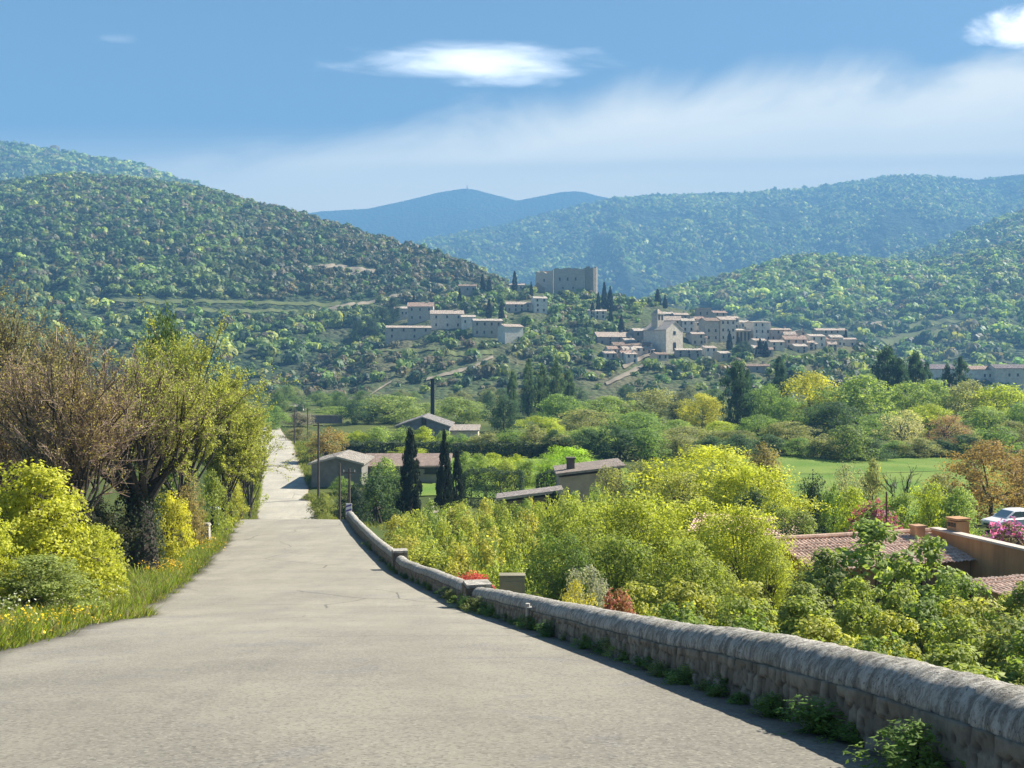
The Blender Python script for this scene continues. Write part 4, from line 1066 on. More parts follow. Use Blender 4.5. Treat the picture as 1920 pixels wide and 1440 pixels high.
for px, D, top, w in ((895, 128, 852, 70), (945, 126, 856, 76), (990, 128, 858, 70), (1025, 124, 862, 56), (870, 140, 848, 60), (920, 142, 850, 70), (970, 140, 850, 66)):
    tree('bush', 'yellow green vine bush in the garden plot behind the low dark hedge', px, D, top, w, random.choice([LIME, MID, (0.19, 0.22, 0.04)]), 'vine_bush', 'bush', 'vines behind the dark hedge')
tree('airy', 'loose pale green tree overlapping the right half of the beige house', 1148, 90, 872, 110, (0.18, 0.19, 0.065), 'garden_tree', group=mg)
for px, D, top, w, lab in ((1075, 84, 918, 62, 'green shrub under the windows of the beige house'), (1120, 82, 912, 70, 'taller green shrub under the right corner of the beige house'), (985, 84, 936, 60, 'green shrub in front of the lean to roof'), (1010, 80, 942, 60, 'yellow green shrub between the lean to and the conical bush')):
    tree('bush', lab, px, D, top, w, MID if px != 1010 else LIME, 'shrub', 'shrub', mg)
for px in range(1030, 1180, 26):
    tree('sapling', 'young fruit tree with fresh yellow green leaves in the orchard rows', px, 70 + (px % 7), 924 + (px % 11), 58, (0.19, 0.215, 0.045), 'fruit_tree', 'tree', 'young fruit trees in the orchard behind the wall')
# rows of young fruit trees on the right of the wall
og = 'young fruit trees in the orchard behind the wall'
for r_, (D, top, n0, n1, stp) in enumerate(((96, 938, 870, 1030, 36), (88, 944, 800, 1010, 34), (80, 957, 762, 1010, 38), (72, 968, 745, 1030, 42), (65, 982, 738, 1040, 46), (58, 1000, 752, 1060, 52), (51, 1022, 800, 1050, 56), (45, 1045, 860, 1010, 60))):
    for px in range(n0, n1, stp):
        p = px + random.uniform(-10, 10)
        tree('sapling', 'young fruit tree with fresh yellow green leaves in the orchard rows', p, D + random.uniform(-1.5, 1.5), top + random.uniform(-10, 12), stp * random.uniform(1.35, 1.75),
             random.choice([(0.16, 0.195, 0.04), (0.20, 0.22, 0.045), (0.13, 0.17, 0.045), (0.22, 0.215, 0.05)]), 'fruit_tree', 'tree', og)

# willow-like mass of fine pale foliage
wg = 'fine leaved willow shrubs'
for px, D, top, w, c, lab in ((1080, 50, 940, 170, (0.17, 0.20, 0.035), 'fine leaved yellow green willow shrub at the left of the willow group'), (1190, 52, 925, 200, (0.22, 0.245, 0.035), 'tallest fine leaved willow shrub in the middle of the group'),
                              (1300, 50, 935, 200, (0.24, 0.26, 0.04), 'bright willow shrub right of the tallest one'), (1395, 47, 942, 150, (0.25, 0.27, 0.04), 'brightest willow shrub at the right of the group'),
                              (1060, 40, 1000, 130, (0.085, 0.125, 0.03), 'dark green lower willow shrub above the utility box'), (1160, 41, 1000, 170, (0.14, 0.175, 0.035), 'mid green willow shrub in front of the tallest one'),
                              (1290, 40, 1010, 180, (0.17, 0.20, 0.04), 'lower willow shrub in front of the brightest one'), (1440, 44, 1000, 110, (0.20, 0.225, 0.04), 'small willow shrub against the tiled roof')):
    tree('fine_bush', lab, px, D, top, w * 1.35, c, 'willow_shrub', 'shrub', wg)
tree('fine_bush', 'grey lavender coloured shrub behind the utility box', 1098, 31, 1062, 150, (0.20, 0.205, 0.17), 'shrub', 'shrub', mg)
tree('airy', 'yellow flowered weed shrub behind the wall', 1085, 27.5, 1088, 90, (0.30, 0.27, 0.04), 'shrub', 'shrub', mg)

# green shrubs around the house roofs
for px, D, top, w, c, lab in ((1500, 60, 960, 120, (0.13, 0.16, 0.05), 'green climbing shrub behind the tiled roof'), (1470, 66, 952, 90, (0.15, 0.19, 0.045), 'green shrub right of the brightest willow'),
                              (1545, 40, 1048, 150, (0.11, 0.12, 0.045), 'brownish green shrub in front of the tiled roof')):
    tree('near_bush', lab, px, D, top, w, c, 'shrub', 'shrub', mg)
fgp = 'large leaved fig bushes before the house'
tree('fig', 'tall large leaved fig bush in front of the orange wall', 1635, 38, 978, 280, (0.135, 0.180, 0.052), 'fig_bush', 'shrub', fgp)
tree('fig', 'large leaved fig bush lower right of the tall one', 1745, 35, 1008, 215, (0.145, 0.185, 0.052), 'fig_bush', 'shrub', fgp)

tree('fig', 'left large leaved fig bush covering the eaves of the tiled roof', 1545, 37, 1030, 170, (0.12, 0.15, 0.05), 'fig_bush', 'shrub', fgp)
# bramble thicket behind the near wall
bgp = 'bramble bushes in the thicket behind the near wall'
rgb = np.random.default_rng(77)
for D, n0, n1, stp, top0, top1 in ((33, 1180, 1960, 105, 1092, 1078), (28, 1150, 1990, 115, 1122, 1108), (23.5, 1140, 2010, 130, 1150, 1146), (19.5, 1200, 2060, 150, 1185, 1196), (16, 1290, 2120, 170, 1225, 1240), (13, 1430, 2200, 200, 1262, 1275)):
    for px in np.arange(n0, n1, stp):
        p = px + rgb.uniform(-20, 20); s = (p - n0) / (n1 - n0)
        c = [(0.150, 0.180, 0.040), (0.105, 0.145, 0.036), (0.200, 0.210, 0.045), (0.130, 0.155, 0.045)][rgb.integers(4)]
        tree('bramble', 'leafy green bramble bush in the thicket behind the near wall', p, D + rgb.uniform(-1, 1), top0 + (top1 - top0) * s + rgb.uniform(-9, 12), stp * rgb.uniform(1.5, 2.0), c, 'bramble_bush', 'bush', bgp, sink=0.3)

# cypresses and dark trees of the village
cg = 'dark cypresses around the village'
def hill_tree(k, px, base, top, w, c, label, name, group, cat='tree'):
    D = village.hit(px, base); tree(k, label, px, D - 2, top, w, c, name, cat, group, z=PZ(base, D) - 0.5)
cyp = [(905, 552, 514, 13, 'taller of the two cypresses on the left end of the ridge'), (917, 552, 518, 12, 'shorter cypress of the pair on the left end of the ridge'), (965, 545, 508, 12, 'lone cypress left of the castle ruin'), (996, 560, 528, 8, 'slim cypress at the foot of the castle'),
       (1133, 580, 528, 13, 'tallest cypress right of the castle tower'), (1144, 582, 536, 13, 'second cypress right of the castle tower'), (1122, 584, 548, 10, 'low cypress against the castle tower'), (1111, 596, 566, 12, 'cypress below the castle tower'),
       (1145, 610, 572, 10, 'thin cypress lower down between castle and church'), (1165, 622, 590, 12, 'cypress left of the church tower'), (1233, 572, 542, 14, 'cypress on the skyline above the church'), (1247, 578, 552, 9, 'small cypress right of the one above the church'),
       (917, 596, 560, 13, 'cypress behind the short farmstead block'), (940, 600, 566, 12, 'cypress above the end of the farmstead'), (862, 570, 540, 9, 'small cypress above the farmstead roofs'), (1368, 655, 620, 13, 'cypress in front of the cream house'), (1385, 662, 632, 16, 'dark cypress below the arcade'),
       (1425, 665, 635, 18, 'dark cypress below the tallest pale block'), (1436, 668, 640, 14, 'dark cypress at the right corner of the tallest pale block'), (1586, 636, 615, 6, 'tiny cypress at the right end of the village'), (776, 575, 552, 8, 'cypress above the small arches of the farmstead')]
for px, b, t_, w, lab in cyp: hill_tree('cypress', px, b, t_, w * 1.15, (0.018, 0.032, 0.022), lab, 'cypress', cg)
dg = 'dark pines beside the farmstead'
for px, b, t_, w, lab in ((738, 605, 556, 34, 'dark spreading pine at the left end of the farmstead'), (716, 618, 575, 34, 'dark pine lower left of the farmstead'), (690, 636, 592, 46, 'broad dark tree between the lone white house and the farmstead'),
                          (672, 640, 605, 30, 'dark tree right of the lone white house'), (1300, 600, 586, 20, 'dark tree top behind the village roofs'), (1395, 668, 640, 40, 'dark pine under the arcaded building')):
    hill_tree('broad', px, b, t_, w, (0.022, 0.042, 0.028), lab, 'pine', dg)
# ------------------------------------------------------------------ left side: bare branching trees with opening buds
def grow(A, B, n, smin, ang, lf, up, rg):
    k = np.repeat(np.arange(len(A)), n); s = rg.uniform(smin, 1.0, len(k))[:, None]
    P = A[k] + s * (B[k] - A[k]); d = B[k] - A[k]; L = np.linalg.norm(d, axis=1)[:, None]
    d = d / L + rg.normal(size=d.shape) * ang + np.array([0, 0, up]); d /= np.linalg.norm(d, axis=1)[:, None]
    return P, P + d * L * lf * rg.uniform(0.55, 1.25, (len(k), 1))

def twig_tree(label, px, D, top, half_px, seed, trunk_r, trunk_h, twigcol, leafcol, per_twig, leaf, n=(10, 7, 7, 6), bias=None, up=0.12, barkcol=(0.07, 0.06, 0.05), ivy=None, name='bare_tree', group=None, spread=0.9, r4=0.006):
    rg = np.random.default_rng(seed)
    x = PX(px, D); zb = G(x, D); h = PZ(top, D) - zb; rad = half_px / F * D
    root = empty(name, (x, D, zb), label, 'tree', group)
    g = Geo()
    tp = np.array([0.1, 0, trunk_h])
    g.tube([(0, 0, -0.4), (0.05, 0.02, trunk_h * .35), (-0.05, 0, trunk_h * .7), tp], np.array([1.35, 1.05, 0.95, 0.8]) * trunk_r, 12)
    a = np.linspace(0, 6.283, n[0], endpoint=False) + rg.uniform(-.3, .3, n[0]); q = rg.uniform(0.15, spread, n[0])
    tip = np.stack([np.cos(a) * rad * q * 0.75, np.sin(a) * rad * q * 0.75, trunk_h + (h - trunk_h) * (0.72 - 0.38 * q ** 2)], axis=1)
    A1 = np.tile(tp * 0.95, (n[0], 1)) + rg.normal(size=(n[0], 3)) * trunk_r * 0.35
    for i in range(n[0]):
        mid = A1[i] * 0.5 + tip[i] * 0.5 + np.array([np.cos(a[i]), np.sin(a[i]), 0]) * rad * 0.10
        g.tube([A1[i], mid, tip[i]], np.array([0.30, 0.16, 0.06]) * max(trunk_r, 0.25), 6)
    A2, B2 = grow(A1, tip, n[1], 0.25, 0.42, 0.42, up, rg)
    A3, B3 = grow(A2, B2, n[2], 0.2, 0.45, 0.50, up, rg)
    A4, B4 = grow(A3, B3, n[3], 0.2, 0.45, 0.55, up, rg)
    t = Geo()
    g.twigs(A2, B2, 0.040, 0.014, rg.uniform(0, 1, len(A2)))
    t.twigs(A3, B3, 0.016, 0.007, rg.uniform(0, 1, len(A3)))
    t.twigs(A4, B4, r4, r4 * 0.6, rg.uniform(0, 1, len(A4)))
    g.build('trunk', M['bark'], root, color=barkcol)
    t.build('twigs', M['needle'], root, color=twigcol)['kind'] = 'stuff'
    k = np.repeat(np.arange(len(A4)), per_twig)
    s = rg.uniform(0.2, 1.05, len(k))[:, None]; P = A4[k] + s * (B4[k] - A4[k]) + rg.normal(size=(len(k), 3)) * 0.05
    if bias is not None: P = P[rg.uniform(size=len(P)) < bias(P[:, 0] / rad, (P[:, 2] - trunk_h) / (h - trunk_h))]
    l = Geo(); l.leaves(P, rg.normal(size=P.shape) + np.array([0, 0, 0.5]), leaf * rg.uniform(.6, 1.4, len(P)), rg.uniform(0, 1, len(P)), 0.65, rg)
    l.build('crown', M['leaf'], root, color=leafcol)
    if ivy:
        m = 2600; zz = rg.uniform(0, trunk_h * 1.15, m); an = rg.uniform(0, 6.283, m); rr = trunk_r * (1.35 + 0.25 * np.sin(an * 3 + zz * 2)) + rg.uniform(-.1, .14, m)
        P = np.stack([rr * np.cos(an), rr * np.sin(an), zz], axis=1)
        iv = Geo(); iv.leaves(P, np.stack([np.cos(an), np.sin(an), 0.3 + 0 * an], 1) + rg.normal(size=(m, 3)) * .4, 0.11 * rg.uniform(.6, 1.3, m), rg.uniform(0, 1, m), 0.8, rg)
        iv.build('ivy', M['leaf'], root, color=ivy)
    return root
TW = (0.310, 0.230, 0.195); TW2 = (0.230, 0.185, 0.14); YB = (0.205, 0.225, 0.055)
lg = 'budding trees along the left of the road'
twig_tree('budding tree with a thick dark ivy covered trunk beside the road', 262, 44, 655, 185, 3, 0.62, 3.0, TW, YB, 6, 0.075, n=(15, 9, 8, 7), bias=lambda x, z: 0.14 + 0.75 * fade(0.1, 1.0, x + z * 0.45), ivy=(0.020, 0.030, 0.014), group=lg)
twig_tree('leafless pinkish brown many stemmed tree on the far left', 120, 38, 672, 195, 5, 0.22, 1.2, TW, (0.20, 0.175, 0.065), 5, 0.06, n=(20, 9, 8, 8), bias=lambda x, z: 0.25 + 0.45 * fade(0.4, 1.0, z), up=0.22, group=lg, spread=0.75, r4=0.007)
twig_tree('pinkish bare shrub like tree cut by the left picture edge', -20, 41, 668, 160, 6, 0.18, 1.0, TW, (0.20, 0.175, 0.065), 5, 0.06, n=(16, 9, 8, 7), bias=lambda x, z: 0.25 + 0.4 * fade(0.4, 1.0, z), up=0.22, group=lg, spread=0.75, r4=0.007)
twig_tree('grey olive tree with sparse leaves behind the pinkish ones', 35, 54, 572, 130, 7, 0.25, 4.0, TW2, (0.16, 0.15, 0.075), 3, 0.10, n=(14, 8, 8, 7), group=lg)
twig_tree('second grey sparse tree with a drooping right side behind the pinkish ones', 130, 57, 622, 75, 8, 0.2, 4.0, TW2, (0.15, 0.14, 0.075), 2, 0.10, n=(12, 7, 7, 7), group=lg)
twig_tree('large rounded yellow green tree in bud behind the ivy trunk', 335, 60, 628, 165, 9, 0.3, 2.2, TW2, YB, 11, 0.105, n=(16, 9, 8, 7), group=lg)
twig_tree('yellow green budding tree overhanging the road verge', 420, 68, 700, 75, 10, 0.18, 2.0, TW2, (0.20, 0.22, 0.05), 10, 0.10, n=(13, 8, 7, 6), group=lg)
twig_tree('smaller yellow tree beyond the overhanging one on the verge', 452, 84, 745, 52, 12, 0.16, 1.6, TW2, (0.20, 0.22, 0.05), 10, 0.115, n=(12, 7, 7, 7), group=lg)
twig_tree('last yellow green tree of the roadside row before the road climbs', 468, 104, 760, 40, 13, 0.16, 1.2, TW2, (0.20, 0.22, 0.05), 10, 0.13, n=(9, 6, 6, 5), group=lg)
tree('bush', 'rounded hedge like bush where the roadside trees end', 474, 112, 862, 44, (0.19, 0.22, 0.045), 'bush', 'bush', 'left verge bushes')
tree('broad', 'dark green leafy tree top behind the yellow budding tree', 303, 72, 583, 120, (0.055, 0.085, 0.022), 'tree', group=lg)
lb = 'left verge bushes'
tree('near_bush', 'large bright yellow green bush at the lower left', 62, 27, 866, 290, (0.225, 0.235, 0.030), 'verge_bush', 'bush', lb)
tree('near_bush', 'lower right shoulder of yellow green bushes beside the grass', 178, 30, 985, 140, (0.22, 0.235, 0.030), 'verge_bush', 'bush', lb)
tree('near_bush', 'greyish green bush in front of the large yellow one', 70, 23.5, 1040, 230, (0.15, 0.18, 0.055), 'verge_bush', 'bush', lb)
tree('near_bush', 'yellow green bush cut by the left edge', -40, 24, 930, 200, (0.21, 0.225, 0.03), 'verge_bush', 'bush', lb)
tree('bush', 'yellow green shrub right of the ivy trunk', 318, 50, 915, 90, (0.27, 0.265, 0.035), 'verge_bush', 'bush', lb)
tree('bush', 'dull brownish shrub behind the ivy trunk', 352, 57, 905, 80, (0.17, 0.14, 0.06), 'verge_bush', 'bush', lb)
tree('bush', 'green shrub by the white gate stone', 398, 66, 880, 80, (0.17, 0.20, 0.045), 'verge_bush', 'bush', lb)
tree('bush', 'yellow shrub on the outer verge near the crest', 432, 74, 880, 62, (0.23, 0.235, 0.045), 'verge_bush', 'bush', lb)
tree('bush', 'undergrowth bush coloured dark as tree shade left of the ivy trunk', 190, 42, 930, 150, (0.045, 0.05, 0.028), 'verge_bush', 'bush', lb)  # shade under the trees is put into these three bushes' leaf colour
tree('bush', 'undergrowth bush coloured dark as tree shade far left behind the yellow bushes', 60, 46, 905, 190, (0.05, 0.055, 0.03), 'verge_bush', 'bush', lb)
tree('bush', 'undergrowth bush coloured dark as tree shade directly behind the ivy trunk', 270, 50, 940, 120, (0.045, 0.05, 0.028), 'verge_bush', 'bush', lb)

# ------------------------------------------------------------------ grass on the verges (uncountable)
def grass(name, pts, hmin, hmax, wid, cols, seed, label=None):
    rg = np.random.default_rng(seed); n = len(pts)
    z = ground_z(pts[:, 0], pts[:, 1]); B = np.column_stack([pts, z - 0.03])
    h = rg.uniform(hmin, hmax, n) * (0.5 + fbm(pts[:, 0] / 1.2, pts[:, 1] / 1.2, seed, 3)); a = rg.uniform(0, 6.283, n); w = wid * rg.uniform(.6, 1.3, n)
    ax = np.column_stack([np.cos(a), np.sin(a), 0 * a]); ln = rg.normal(size=(n, 3)) * 0.35; ln[:, 2] = 1
    mid = B + ln * (h * .6)[:, None]; ln2 = ln.copy(); ln2[:, :2] *= 2.0
    tip = mid + ln2 * (h * .4)[:, None]
    V = np.stack([B - ax * w[:, None] / 2, B + ax * w[:, None] / 2, mid + ax * w[:, None] * .35, tip, mid - ax * w[:, None] * .35], 1)
    # five-sided blade as a quad and a tip triangle
    Fq = np.arange(n)[:, None] * 5 + np.array([0, 1, 2, 4]); Ft = np.arange(n)[:, None] * 5 + np.array([4, 2, 3])
    g = Geo(); c = np.array(cols)[rg.integers(0, len(cols), n)]; tn = rg.uniform(0, 1, n)
    g.add(V.reshape(-1, 3), Fq, tn, c); g.F.append(Ft); g.T.append(tn); g.C.append(c)
    o = g.build(name, M['grassblade']); return tag(o, label, kind='stuff')
M['grassblade'] = foliage_material('grass_blade', use_attr=True, trans=0.4)
rg = np.random.default_rng(44)
GC = [(0.180, 0.265, 0.022), (0.235, 0.300, 0.025), (0.120, 0.195, 0.022), (0.220, 0.230, 0.07), (0.24, 0.21, 0.10)]
d = 10 + (92 - 10) * rg.uniform(0, 1, 60000) ** 1.7
q = np.abs(rg.normal(size=60000)) * 1.1
L_ = road_l(d) - edge_jag(d)
tufty = fade(0.25, 0.6, fbm(d * 1.1, q * 1.5, 8, 3)); kp = rg.uniform(size=60000) < 0.35 + 0.65 * tufty
pts = np.column_stack([L_ + 0.26 - q, d])[kp]
grass('grass', pts, 0.10, 0.42, 0.028, GC, 1, 'bright green grass along the left verge')
d = rg.uniform(92, 178, 16000); pts = np.concatenate([np.column_stack([road_l(d[:8000]) + 0.25 - np.abs(rg.normal(size=8000)) * 1.1, d[:8000]]), np.column_stack([road_r(d[8000:]) - 0.2 + np.abs(rg.normal(size=8000)) * 2.0, d[8000:]])])
pts = pts[~((pts[:, 1] > 121) & (pts[:, 1] < 138) & (pts[:, 0] > -25.0))]
grass('grass', pts, 0.2, 0.7, 0.06, [(0.15, 0.19, 0.035), (0.19, 0.21, 0.05)], 2, 'paler grass along the far stretch of the road')
d = rg.uniform(15, 62, 26000); pts = np.column_stack([road_r(d) + 1.0 + rg.uniform(0, 22, 26000), d])
grass('grass', pts, 0.2, 0.6, 0.05, [(0.11, 0.14, 0.03), (0.15, 0.16, 0.05), (0.08, 0.11, 0.03)], 3, 'rough grass under the shrubs behind the wall')
# small flower heads among the grass
def flowers(n, d0, d1, off, sd, hz, col, size, seed, label):
    rg = np.random.default_rng(seed); d = rg.uniform(d0, d1, n); x = road_l(d) - off + rg.normal(size=n) * sd
    P = np.column_stack([x, d, ground_z(x, d) + hz * rg.uniform(.6, 1.3, n)])
    g = Geo(); g.leaves(P, rg.normal(size=(n, 3)) * .5 + np.array([0.3, -0.3, 1]), size * rg.uniform(.6, 1.3, n), rg.uniform(0, 1, n), 0.95, rg)
    o = g.build('wildflowers', M['petal'], color=col); tag(o, label, kind='stuff')
flowers(300, 17, 24, 0.5, 0.4, 0.28, (0.75, 0.52, 0.02), 0.05, 1, 'yellow wildflowers in the near verge')
flowers(220, 41, 47, 0.9, 0.5, 0.42, (0.60, 0.38, 0.02), 0.07, 2, 'yellow wildflowers near the ivy trunk')
flowers(220, 54, 62, 0.8, 0.6, 0.45, (0.60, 0.38, 0.02), 0.08, 3, 'yellow wildflowers further along the verge')
flowers(300, 16, 30, 1.5, 0.6, 0.5, (0.55, 0.55, 0.42), 0.05, 4, 'pale wildflowers in front of the left bushes')

# ------------------------------------------------------------------ stone parapet wall
def wall_material():
    m, t = newmat('rubble_stone')
    tc = t.n('ShaderNodeTexCoord').outputs['Object']
    st = t.n('ShaderNodeAttribute', attribute_name='stone').outputs['Fac']; jt = t.n('ShaderNodeAttribute', attribute_name='joint').outputs['Fac']
    n1 = t.noise(tc, 9, 6, 0.7); n2 = t.noise(tc, 45, 4, 0.7)
    c = t.mix(st, (0.15, 0.125, 0.09), (0.30, 0.26, 0.195)); c = t.mix(t.step(n1, 0.4, 0.7, 0, 0.55), c, (0.11, 0.095, 0.075))
    c = t.mix(t.step(n2, 0.6, 0.8, 0, 0.4), c, (0.36, 0.34, 0.29)); c = t.mix(t.m('MULTIPLY', jt, 0.8), c, (0.05, 0.044, 0.036))
    finish(t, bsdf(t, c, 0.95, 0.1, t.m('ADD', n1, t.m('MULTIPLY', n2, 0.4)), 0.7, 0.02)); return m
def coping_material():
    m, t = newmat('lichened_coping')
    tc = t.n('ShaderNodeTexCoord').outputs['Object']
    sv = t.vscale(tc, (1.0, 2.2, 0.6)); n1 = t.noise(sv, 5.5, 7, 0.75, 0.4); n2 = t.noise(tc, 30, 5, 0.75); n3 = t.noise(tc, 1.2, 3)
    c = t.mix(t.step(n1, 0.38, 0.62), (0.22, 0.207, 0.178), (0.54, 0.51, 0.445)); c = t.mix(t.step(n2, 0.53, 0.68, 0, 0.8), c, (0.045, 0.044, 0.042))
    c = t.mix(t.step(n2, 0.3, 0.42, 0.5, 0), c, (0.55, 0.53, 0.47)); c = t.mix(t.step(n3, 0.5, 0.7, 0, 0.3), c, (0.20, 0.18, 0.12))
    finish(t, bsdf(t, c, 0.95, 0.1, t.m('ADD', n1, n2), 0.9, 0.03)); return m
M['rubble'] = wall_material(); M['coping'] = coping_material()
def stones(s, h, seed, cw=0.135, ch=0.15):
    """cells of irregular coursed rubble: returns joint closeness 0..1 and a per-stone random"""
    a = s / cw; b = h / ch; ia = np.floor(a); ib = np.floor(b)
    f1 = np.full(a.shape, 9.0); f2 = f1.copy(); idv = np.zeros(a.shape)
    for di in (-1, 0, 1):
        for dj in (-1, 0, 1):
            ci, cj = ia + di, ib + dj
            jx = hash2(ci, cj, seed) * 0.8 + 0.1 + 0.5 * (np.mod(cj, 2)); jy = hash2(ci, cj, seed + 5) * 0.5 + 0.25
            ds = np.abs(a - (ci + jx - 0.25)) ** 2.6 + (np.abs(b - (cj + jy)) * 1.15) ** 2.6; ds = ds ** (1 / 2.6)
            nw = ds < f1; f2 = np.where(nw, f1, np.minimum(f2, ds)); idv = np.where(nw, hash2(ci, cj, seed + 9), idv); f1 = np.where(nw, ds, f1)
    return 1 - fade(0.02, 0.14, f2 - f1), idv
WOFF, WTH = 0.27, 0.44
def wall_run(root, y0, y1, step, body, seed):
    ys = np.arange(y0, y1 + step * .5, step); xs = road_r(ys) + WOFF
    T = np.gradient(np.column_stack([xs, ys]), axis=0); ds = np.linalg.norm(T, axis=1); T /= ds[:, None]; N = np.column_stack([T[:, 1], -T[:, 0]])
    s = np.concatenate([[0], np.cumsum(ds[1:])]); z0 = road_z(ys) - 0.02 + (fbm(s / 2.5, s * 0, seed, 3) - .5) * 0.06
    wob = (fbm(s / 3, s * 0, seed + 4, 3) - .5) * 0.06
    body_h = max(body[1]); hs = np.concatenate([np.arange(-0.25, body_h + 0.001, 0.022)])
    S, Hh = np.meshgrid(s, hs, indexing='ij'); kb = np.interp(ys, body[0], body[1]) / body_h; Hh = np.where(Hh > 0, Hh * kb[:, None], Hh); jt, sid = stones(S, Hh, seed)
    disp = (1 - jt) * 0.022 + sid * 0.030 + (fbm(S * 9, Hh * 9, seed + 2, 3) - .5) * 0.02
    off = -(WTH / 2) - disp + wob[:, None] - 0.03 * (1 - Hh / body_h)
    Xf = xs[:, None] + N[:, :1] * off; Yf = ys[:, None] + N[:, 1:] * off; Zf = z0[:, None] + Hh
    # back face down the bank
    hb = np.array([body_h, 0.2, -0.6, -1.6, -3.0]); offb = WTH / 2 + 0.02 + wob[:, None] + 0.05 * (body_h - hb)[None]
    Xb = xs[:, None] + N[:, :1] * offb; Yb = ys[:, None] + N[:, 1:] * offb; Zb = z0[:, None] + np.where(hb[None] > 0, hb[None] * kb[:, None], hb[None])
    o = grid_mesh('masonry', np.hstack([Xf, Xb]), np.hstack([Yf, Yb]), np.hstack([Zf, Zb]), M['rubble'],
                  attrs={'stone': np.hstack([sid, np.full(Xb.shape, .5)]), 'joint': np.hstack([jt, np.zeros(Xb.shape)])}, parent=root)
    # rounded coping
    ph = np.linspace(-0.25, math.pi + 0.25, 19); r = WTH / 2 + 0.015
    Sg, Pg = np.meshgrid(s, ph, indexing='ij')
    rr = r * (1 + (fbm(Sg * 4, Pg * 1.5, seed + 7, 4) - .5) * 0.09) + (fbm(Sg * 22, Pg * 6, seed + 8, 3) - .5) * 0.034 - 0.008 * (np.abs(np.mod(Sg + 0.25 * fbm(Sg, Sg * 0, 4, 2), 0.85) - 0.42) > 0.405)
    rr = np.where((Pg < -0.1) | (Pg > math.pi + 0.1), rr * 0.86, rr)
    off = -np.cos(Pg) * rr + wob[:, None]; up = (body_h * kb)[:, None] + 0.02 + np.sin(Pg) * rr * 0.92 + ((fbm(s / 1.4, s * 0, seed + 11, 3) - .5) * 0.025)[:, None]
    grid_mesh('coping', xs[:, None] + N[:, :1] * off, ys[:, None] + N[:, 1:] * off, z0[:, None] + up, M['coping'], parent=root)
def pillar(root, y, h, w, over, name='pillar'):
    x = float(road_r(y)) + WOFF; z = float(road_z(y)); n = 26
    g = Geo(); ang = math.atan2(float(road_r(y + .5) - road_r(y - .5)), 1.0)
    V = []; hs = np.linspace(-0.3, h, 26); per = np.linspace(0, 4, 81)[:-1]
    sq = np.array([[-1, -1], [1, -1], [1, 1], [-1, 1], [-1, -1]]) * w / 2
    bx = np.interp(per, range(5), sq[:, 0]); by = np.interp(per, range(5), sq[:, 1])
    S, Hh = np.meshgrid(per * w, hs, indexing='ij'); jt, sid = stones(S, Hh, 77, 0.3, 0.22)
    k = 1 + ((1 - jt) * 0.03 + sid * 0.03) / (w / 2)
    Xl = bx[:, None] * k; Yl = by[:, None] * k; c, s_ = math.cos(-ang), math.sin(-ang)
    X = x + Xl * c - Yl * s_; Y = y + Xl * s_ + Yl * c; Z = z + Hh
    X = np.vstack([X, X[:1]]); Y = np.vstack([Y, Y[:1]]); Z = np.vstack([Z, Z[:1]]); jt = np.vstack([jt, jt[:1]]); sid = np.vstack([sid, sid[:1]])
    o = grid_mesh(name, X, Y, Z, M['rubble'], attrs={'stone': sid, 'joint': jt}, parent=root)
    g.box((x, y, z + h + 0.045), (w + 0.03 + over, w + 0.03 + over, 0.09), rz=-ang); g.build('capstone', M['coping'], o)
nw = empty('stone_wall', (0, 0, 0), 'near stone wall with rounded lichen covered coping on the right of the road', 'stone wall', 'stone walls of the road')
wall_run(nw, 2.6, 28.6, 0.03, ([3, 8, 14, 29], [0.41, 0.41, 0.37, 0.40]), 301)
fw = empty('stone_wall', (0, 0, 0), 'farther curving stone wall running down to the crest behind the square pillar', 'stone wall', 'stone walls of the road')
wall_run(fw, 29.4, 81.5, 0.09, ([29, 80], [0.42, 0.44]), 401)
pillar(fw, 29.0, 0.62, 0.66, 0.0); pillar(fw, 46.5, 0.80, 0.56, 0.05)

# weeds at the foot of the wall
wr = np.random.default_rng(61)
def weed(y, hgt, wid, c, out=0.12, label='leafy green weed growing at the foot of the stone wall', k='near_bush'):
    x = float(road_r(y)) - out; i = count.get('weed', 0); count['weed'] = i + 1
    cm, tm = KINDS[k][i % len(KINDS[k])]
    root = empty('weed', (x, y, float(road_z(y)) - 0.02), label, 'weed', 'weeds along the wall', wr.uniform(0, 6.28)); root.scale = (wid, wid, hgt)
    for nme, me, cc in (('stem', tm, (0.06, 0.08, 0.03)), ('foliage', cm, c)):
        o = bpy.data.objects.new(nme, me); o.color = (*cc, 1); link(o, root)
for y in np.concatenate([np.arange(5.0, 14, 0.36), np.arange(14, 29, 0.55), np.arange(31, 60, 1.5)]):
    yy = y + wr.uniform(-.25, .25); b = wr.lognormal(0, 0.4) * (0.8 if y < 14 else 1.15)
    weed(yy, 0.20 * b, 0.40 * b * wr.uniform(.7, 1.4), [(0.070, 0.125, 0.025), (0.045, 0.090, 0.022), (0.100, 0.15, 0.035), (0.12, 0.14, 0.05)][wr.integers(4)], out=wr.uniform(-0.06, 0.14), k='weed')
weed(6.4, 0.36, 0.70, (0.085, 0.135, 0.03), 0.16, 'largest leafy weed clump at the foot of the nearest wall stretch', 'weed')
weed(4.9, 0.42, 0.6, (0.10, 0.14, 0.04), 0.10, 'tall ragged weed against the wall at the lower right corner', 'weed')

